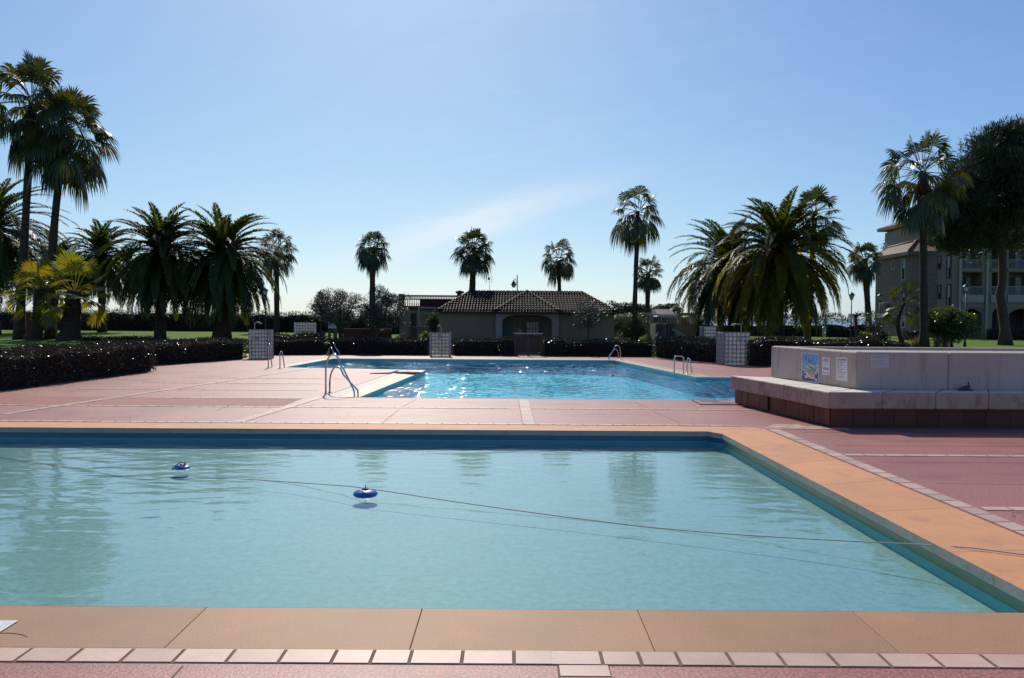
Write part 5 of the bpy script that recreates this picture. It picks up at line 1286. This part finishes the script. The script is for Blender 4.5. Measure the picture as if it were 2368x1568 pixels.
# roof
EY = HY-.46; RY = HY+2.76
E0, E1 = at(1010,718,EY), at(1429,720.5,EY); E1.z = E0.z; R0, R1 = at(1085.5,675,RY), at(1347,676.5,RY); R1.z = R0.z
back = RY+(RY-EY); B0, B1 = Vector((E0.x,back,E0.z)), Vector((E1.x,back,E1.z))
ru = MB(); dz = Vector((0,0,-.06)); ru.add([E0+dz,E1+dz,R1+dz,R0+dz,B0+dz,B1+dz], [(0,1,2,3),(1,5,2),(5,4,3,2),(4,0,3)])
PY = HY-.92; PE0, PE1 = at(1142,718.5,PY), at(1297,719.5,PY); PE1.z = PE0.z; AP = at(1218.7,673.5,RY-.2); AP.z = R0.z+.06
vy0 = Vector((PE0.x,EY+.74,PE0.z+.05)); vy1 = Vector((PE1.x,EY+.74,PE1.z+.05))
ru.add([PE0+dz,PE1+dz,AP+dz,vy0+dz,vy1+dz], [(0,1,2),(0,2,3),(1,4,2)])
ru.box(E0.x+.12,E1.x-.12,EY+.12,back-.12,E0.z-.15,E0.z-.062); ru.box(PE0.x+.1,PE1.x-.1,PY+.1,EY+.12,PE0.z-.14,PE0.z-.064)
rf = ru.build('roof', M['roof_flat'], hs)
def tiles(mb, e0, e1, r0, r1, pitch=.161, course=.335, skip=None, rad=.060):
    up_ = ((r0+r1)/2-(e0+e1)/2); ulen = math.hypot(up_.y, up_.z); un = Vector((0,up_.y,up_.z))/ulen; nrm = Vector((0,-un.z,un.y)); nrm = nrm if nrm.z > 0 else -nrm
    nr = int(ulen/course)
    for j in range(nr+1):
        s0 = j*course/ulen; s1 = min(1.0,(j*course+course*1.12)/ulen)
        if s0 >= .99: break
        xa = e0.x+(r0.x-e0.x)*(s0*.65+s1*.35); xb = e1.x+(r1.x-e1.x)*(s0*.65+s1*.35)
        k0 = math.ceil(xa/pitch); k1 = math.floor(xb/pitch)
        for k in range(k0,k1+1):
            x = k*pitch+random.uniform(-.008,.008)
            if skip and skip(x, s0): continue
            b = Vector((x,e0.y,e0.z))+un*(s0*ulen-.012)+nrm*.085; t_ = Vector((x,e0.y,e0.z))+un*(s1*ulen)+nrm*.0
            vs = []
            for c_, r_ in ((b,rad),(t_,rad*.8)):
                for q in range(6):
                    a = PI*q/5; vs.append(c_+Vector((math.cos(a)*r_,0,0))+nrm*(math.sin(a)*r_*.9))
            vs2 = [b+Vector((math.cos(PI*q/5)*rad*.8,0,0))+nrm*(math.sin(PI*q/5)*rad*.70) for q in range(6)]
            mb.add(vs+vs2, [(q,q+1,7+q,6+q) for q in range(5)]+[(q+1,q,12+q,13+q) for q in range(5)])
rt = MB(); random.seed(11)
def under_porch(x, s): 
    # main tiles hidden beneath the porch roof are left out
    fr = (AP.y-EY); y = EY+s*fr; hw = (PE1.x-PE0.x)/2*(1-(y-PY)/(AP.y-PY)); return abs(x-AP.x) < hw-.1
tiles(rt, E0, E1, R0, R1, skip=under_porch)
tiles(rt, PE0, PE1, AP-Vector((.02,0,0)), AP+Vector((.02,0,0)))
rt.build('roof_tiles', M['roof'], rf)
rg = MB()
def ridge(a, b, r_=.072):
    d = b-a; L = d.length; n = max(2,int(L/.28))
    for k in range(n):
        p, q = a.lerp(b,k/n), a.lerp(b,(k+1.12)/n); rg.tube([p+Vector((0,0,.0)),q+Vector((0,0,.02))], [r_*.92,r_*1.06], 8, True, True)
ridge(R0,R1); ridge(E0,R0); ridge(E1,R1); ridge(PE0,AP); ridge(PE1,AP); rg.build('ridge_tiles', M['ridge'], rf)

# building with roof terrace behind, left
TY = 50.6; tb_ = thing('terrace_building', 'tan building with dark red balustraded roof terrace behind the olive trees', 'building', (at(985,790,TY).x,TY,-.6))
def tx(x): return at(x,760,TY).x
def tz(y): return at(985,y,TY).z
m = MB(); m.box(tx(924),tx(1060),TY,TY+6,-.9,tz(716)); m.build('wall', M['tan_wall'], tb_)
m = MB(); m.box(tx(920),tx(1060),TY-.18,TY+6.2,tz(716)+.002,tz(707.5)); m.build('cornice', M['redwall'], tb_)
m = MB(); m.box(tx(921.5),tx(934),TY-.09,TY+.4,tz(707.5)+.002,tz(680)); m.build('pier', M['redwall'], tb_)
m = MB(); m.box(tx(934)+.004,tx(1060),TY-.06,TY+.15,tz(686),tz(682.5)); m.box(tx(934)+.004,tx(1060),TY-.06,TY+.15,tz(693),tz(691)); n = 34
for k in range(n): x = tx(934)+(tx(1060)-tx(934))*(k+.2)/n; m.box(x,x+.045,TY-.03,TY+.12,tz(691)+.001,tz(686)-.001)
pr = [(.06,0),(.09,.06),(.10,.18),(.07,.32),(.05,.5),(.08,.60),(.08,.66)]; hh = tz(693)-tz(707.5)
for k in range(30):
    x = tx(935.5)+(tx(1060)-tx(935.5))*(k+.5)/30; m.lathe((x,TY+.08,tz(707.5)+.003), [(r_*.36,z*hh/.66*.99) for r_,z in pr], 8)
m.build('balustrade', M['redwall'], tb_)
m = MB(); m.box(tx(967.5),tx(1060),TY+.9,TY+4,tz(707.5)+.003,tz(692)); m.build('stair_block', M['redwall'], tb_)
m = MB(); m.box(tx(949.6),tx(962),TY-.04,TY-.003,-.7,tz(725)); m.build('door', M['dark'], tb_)
ch = MB(); ch.box(at(1060,0,51).x,at(1071,0,51).x,51,51.4,at(0,683,51).z-1.0,at(1065,678,51).z); ch.box(at(1057,0,51).x,at(1075.5,0,51).x,50.9,51.5,at(1065,678,51).z+.002,at(1065,673.5,51).z); ch.lathe((at(1066,0,51).x,51.2,at(1065,673.5,51).z+.002), [(.18,0),(.03,.06)], 6); ch.build('chimney', M['redwall'], tb_)
m = MB(); n = 5
for k in range(n): x = tx(985)+(tx(1010)-tx(985))*k/n; m.box(x,x+.15,TY-1.,TY-.01,tz(727),tz(723))
m.box(tx(984),tx(1011),TY-1.06,TY-1.004,tz(728),tz(722)); m.build('wooden_canopy', M['sand'], tb_)
lw = MB(); Y = 46.2; lw.box(at(794,0,Y).x,at(906,0,Y).x,Y,Y+.3,-.9,at(850,760.5,Y).z); lw_ = lw.build('garden_wall', M['redwall']); prop(lw_, 'low dark red wall under the two olive trees', 'wall')
# garden pergola with columns, right of the pavilion
GY = 54.0; gp = thing('garden_pergola', 'tan garden wall with pale beam and columns behind the play tower', 'pergola', (at(1545,790,GY).x,GY,-.3))
def px_(x): return at(x,760,GY).x
def pz_(y): return at(1545,y,GY).z
MB().box(px_(1470),px_(1606),GY-.3,GY+.3,pz_(730),pz_(723)).build('beam', M['trim'], gp)
for x in (1476,1505.5,1570,1600): MB().box(px_(x)-.11,px_(x)+.11,GY-.18,GY+.18,-.5,pz_(730)-.002).build('column', M['trim'], gp)
MB().box(px_(1470),px_(1606),GY+.5,GY+.7,-.5,pz_(733)).build('wall', M['tan_wall'], gp)
MB().box(px_(1500),px_(1516),GY-.8,GY-.6,-.5,pz_(744)).build('pier', M['ochre_wall'], gp)
# play tower
Y = 45; pt = thing('play_tower', 'dark wooden play tower with roof and green slide', 'playground', (at(1536,790,Y).x,Y,-.3))
def qx(x): return at(x,760,Y).x
def qz(y): return at(1536,y,Y).z
x0, x1 = qx(1519), qx(1553)
m = MB(); zr = qz(715); ze = qz(726.5); m.add([(x0-.1,Y-.4,ze),(x1+.1,Y-.4,ze),(x1+.05,Y+.5,zr),(x0-.05,Y+.5,zr),(x0-.1,Y+1.5,ze),(x1+.1,Y+1.5,ze)], [(0,1,2,3),(3,2,5,4),(0,3,4),(1,5,2),(0,4,5,1)]); m.build('roof', M['dark_frame'], pt)
m = MB(); m.obox((x0+.05,Y-.55,qz(733.5)), (x1-x0+.15,0,0), (0,.08,.05), (.0,.0,qz(727.5)-qz(733.5))); m.build('valance', M['trim'], pt)
for x in (x0+.05,x0+.22,x1-.25,x1-.08): MB().box(x-.035,x+.035,Y-.4,Y-.3,-.3,ze-.01).build('post', M['dark_frame'], pt)
MB().box(qx(1514),qx(1557),Y-.29,Y+1.4,-.3,qz(749)).build('cabin', M['dark_frame'], pt)
m = MB(); sp = [at(1556,765,Y-.6), at(1570,773,Y-.7), at(1585,783,Y-.8), at(1597,791,Y-.9), at(1606,794,Y-.9)]
vs = []
for p in sp: vs += [p+Vector((0,-.25,.12)), p+Vector((0,-.22,0)), p+Vector((0,.22,0)), p+Vector((0,.25,.12))]
m.add(vs, [(i*4+k,i*4+k+1,(i+1)*4+k+1,(i+1)*4+k) for i in range(4) for k in range(3)]); sl_ = m.build('slide', M['slide'], pt); sm = sl_.modifiers.new('thick','SOLIDIFY'); sm.thickness = .04
m = MB(); m.tube([at(1512,788,Y-.5), at(1522,768,Y-.35)], .05, 6); m.build('climbing_pole', M['grey_metal'], pt)
Y = 47.5; fn = MB(); xa, xb = at(1562,0,Y).x, at(1618,0,Y).x; n = 16
for k in range(n): x = xa+(xb-xa)*k/n; fn.box(x,x+(xb-xa)/n-.015,Y,Y+.04,-.4,at(1590,750,Y).z+.03*(k%2))
f_ = fn.build('board_fence', M['wood']); prop(f_, 'brown board fence right of the play tower', 'fence')

# ---------------------------------------------------------------- apartment building
ap = thing('apartment_building', 'cream apartment block with balconies and a brick faced wing', 'building', (at(2190,781,65).x,65,.5))
AA = at(2023,781,69.7); AB = at(2104,781,65); AC_ = at(2165,781,65); AD = at(2500,781,65)
AA, AB, AC_, AD = [Vector((v.x,v.y,.3)) for v in (AA,AB,AC_,AD)]
def facade(A, B, ztop, rects, mat, name, thick=.25, z0=.3):
    f, d, nn = wall_frame(A, B); A = Vector(A); L = (Vector(B)-A).length; ops = []
    for (x0,x1,y0,y1) in rects:
        p, q = f(x0,y1), f(x1,y0); ops.append(((p-A).dot(d),(q-A).dot(d),p.z,q.z))
    us = sorted({0.,L}|{o[0] for o in ops}|{o[1] for o in ops}); zs_ = sorted({z0,ztop}|{o[2] for o in ops}|{o[3] for o in ops})
    us = [u for u in us if 0 <= u <= L]; zs_ = [z for z in zs_ if z0 <= z <= ztop]
    m = MB(); g = lambda u, z, o=0.: (A.x+d.x*u-nn.x*o, A.y+d.y*u-nn.y*o, z)
    for i in range(len(us)-1):
        for j in range(len(zs_)-1):
            cu, cz = (us[i]+us[i+1])/2, (zs_[j]+zs_[j+1])/2
            if any(o[0] < cu < o[1] and o[2] < cz < o[3] for o in ops): continue
            m.add([g(us[i],zs_[j]),g(us[i+1],zs_[j]),g(us[i+1],zs_[j+1]),g(us[i],zs_[j+1])], [(0,1,2,3)])
    for u0,u1,za_,zb_ in ops:
        m.add([g(u0,za_),g(u1,za_),g(u1,zb_),g(u0,zb_),g(u0,za_,thick),g(u1,za_,thick),g(u1,zb_,thick),g(u0,zb_,thick)], [(0,4,5,1),(1,5,6,2),(2,6,7,3),(3,7,4,0)])
    m.build(name, M[mat], ap)
    return ops, g
def window(g, o, frame, pane, thick=.2, fw=.09, shut=0., name='window'):
    u0,u1,z0,z1 = o; m = MB()
    def b(ua,ub,za,zb,oa,ob): m.add([g(ua,za,ob),g(ub,za,ob),g(ub,zb,ob),g(ua,zb,ob),g(ua,za,oa),g(ub,za,oa),g(ub,zb,oa),g(ua,zb,oa)], [(0,1,2,3),(7,6,5,4),(0,4,5,1),(1,5,6,2),(2,6,7,3),(3,7,4,0)])
    b(u0+.004,u0+fw,z0+.004,z1-.004,-.03,.12); b(u1-fw,u1-.004,z0+.004,z1-.004,-.03,.12); b(u0+fw,u1-fw,z1-fw,z1-.004,-.03,.12); b(u0+fw,u1-fw,z0+.004,z0+fw,-.03,.12)
    w_ = m.build(name, M[frame], ap); m = MB(); b(u0+fw,u1-fw,z0+fw,z1-fw,.10,.119); m.build('pane', M[pane], w_)
    if shut:
        m = MB(); zc = z1-fw-(z1-z0-2*fw)*shut; b(u0+fw+.002,u1-fw-.002,zc,z1-fw-.002,.05,.09); m.build('blind', M['shutter'], w_)
ez1 = 7.45
RA = []
for (yt, yb) in ((647,685),(753,790)): pass
fA = [(2062,2069.5,600,624),(2062,2069.5,666,688),(2062,2069.5,731,752.5),(2083.5,2095,596,649),(2083.5,2095,663,716),(2083.5,2095,731,758)]
zeA = wall_frame(AA,AB)[0](2104,586).z
ops, g = facade(AA, AB, zeA, fA, 'brick_wall', 'brick_wall')
for k, o in enumerate(ops): window(g, o, 'trim', 'glass', fw=.10, shut=(.45 if k > 2 else 0))
facade(AB, AC_, zeA, [], 'brick_wall', 'brick_wall')
zt4 = 10.3
fC = [(2166.5,2178,590,624),(2166.5,2178,658,692),(2167.5,2175.5,530,549),(2187,2201.5,588,644),(2187,2201.5,656,713),(2188,2198.5,556,575)]
AC2 = Vector((at(2223,0,65).x,65,.3))
ops, g = facade(AC_, AC2, zt4, fC, 'cream_wall', 'wall')
for k, o in enumerate(ops): window(g, o, 'red_frame', 'glass', fw=.12, shut=(.55 if k in (0,1,3,4) else 0))
bays = [(2225,2272),(2293,2314),(2332,2392),(2408,2460)]
rows = [(565,619),(630,681),(714,786)]
rc = [(x0,x1,y0,y1) for x0,x1 in bays for y0,y1 in rows]
ops, g = facade(AC2, AD, zt4, rc, 'cream_wall', 'wall', thick=1.5)
for i, (u0,u1,z0,z1) in enumerate(ops):
    def bb(mb,ua,ub,za,zb,oa,ob): mb.add([g(ua,za,ob),g(ub,za,ob),g(ub,zb,ob),g(ua,zb,ob),g(ua,za,oa),g(ub,za,oa),g(ub,zb,oa),g(ua,zb,oa)], [(0,1,2,3),(7,6,5,4),(0,4,5,1),(1,5,6,2),(2,6,7,3),(3,7,4,0)])
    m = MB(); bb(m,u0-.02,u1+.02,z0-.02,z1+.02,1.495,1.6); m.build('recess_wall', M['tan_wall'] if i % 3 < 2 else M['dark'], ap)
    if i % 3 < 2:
        wd = u1-u0; m = MB(); bb(m,u0+wd*.42,u0+wd*.70,z0+.0,z0+(z1-z0)*.82,1.43,1.493); dr = m.build('balcony_door', M['dark_frame'], ap)
        m = MB(); bb(m,u0+wd*.70+.02,u0+wd*.92,z0+.0,z0+(z1-z0)*.82,1.45,1.493); m.build('shutter', M['shutter'], ap)
        m = MB(); n = max(5,int(wd/.10)); 
        for k in range(n): u = u0+wd*(k+.5)/n; bb(m,u-.014,u+.014,z0+.03,z0+.62,.03,.06)
        bb(m,u0+.005,u1-.005,z0+.621,z0+.68,.01,.08); m.build('railing', M['trim'], ap)
        m = MB(); bb(m,u0-.10,u1+.10,z0-.66 if i % 3 == 1 else z0-.33,z0-.02,-.12,-.004); m.build('balcony_front', M['trim'] if i % 3 else M['cream_wall'], ap)
    else:   # low arch head over the ground floor opening
        m = MB(); n = 12
        for k in range(n):
            t0, t1 = k/n, (k+1)/n; h0, h1 = (1-math.sin(PI*t0))*.43, (1-math.sin(PI*t1))*.43; ua, ub = u0+(u1-u0)*t0, u0+(u1-u0)*t1
            m.add([g(ua,z1-h0,.05),g(ub,z1-h1,.05),g(ub,z1-.003,.05),g(ua,z1-.003,.05),g(ua,z1-h0,.3),g(ub,z1-h1,.3)], [(0,1,2,3),(0,4,5,1)])
        m.build('arch', M['cream_wall'], ap)
m = MB(); c0 = g(ops[3][0]-.05, 0); 
o = ops[1]; m = MB(); bb(m,o[0]+.6,o[0]+1.5,o[2]+.35,o[2]+1.0,.3,.34); 
o = ops[6]; m = MB(); bb(m,o[0]+.9,o[1]-.3,o[2]+.05,o[2]+.6,.10,.15); m.build('blue_cover', M['blue_cloth'], ap)
for x in (2219,2282): m = MB(); q = at(x,700,64.9); m.box(q.x-.1,q.x+.1,64.86,64.99,.3,zt4-.3); m.build('pilaster', M['trim'], ap)
# roofs
e1, e2, e3 = at(2018,595.5,70), at(2102,581,64.6), at(2168,580,64.6); r1, r2, r3 = at(2055,573,72.5), at(2117,558.5,67.7), at(2166,558.5,67.7)
m = MB(); m.add([e1,e2,e3,r3,r2,r1], [(0,1,4,5),(1,2,3,4)]); dn = Vector((0,0,-.3)); m.add([e1,e2,e3,e1+dn,e2+dn,e3+dn], [(3,4,1,0),(4,5,2,1)]); m.build('roof', M['roof_red'], ap)
m = MB(); m.tube([e2+Vector((0,0,.05)),r2+Vector((0,0,.05))], .12, 6); m.tube([r1+Vector((0,0,.03)),r2+Vector((0,0,.05)),r3], .12, 6); m.build('roof_ridge', M['roof_red'], ap)
m = MB(); x0 = at(2143,0,67.4).x; m.box(x0,at(2164,0,67.4).x,67.4,74,4,at(2150,521,67.4).z); m.build('stair_tower', M['tan_wall'], ap)
m = MB(); m.box(x0-.3,AD.x,64.7,75,zt4+.002,zt4+.3); m.add([(x0-.3,64.7,zt4+.302),(AD.x,64.7,zt4+.302),(AD.x,69,zt4+1.6),(x0+2.4,69,zt4+1.6),(x0-.3,75,zt4+.302)], [(0,1,2,3),(0,3,4)]); m.build('roof', M['roof_red'], ap)
m = MB(); m.box(AC_.x+.02,AD.x,66.7,74,.3,zt4-.01); m.box(AB.x+.3,AC_.x+.02,65.8,72,.3,zeA-.05); m.build('core', M['tan_wall'], ap)
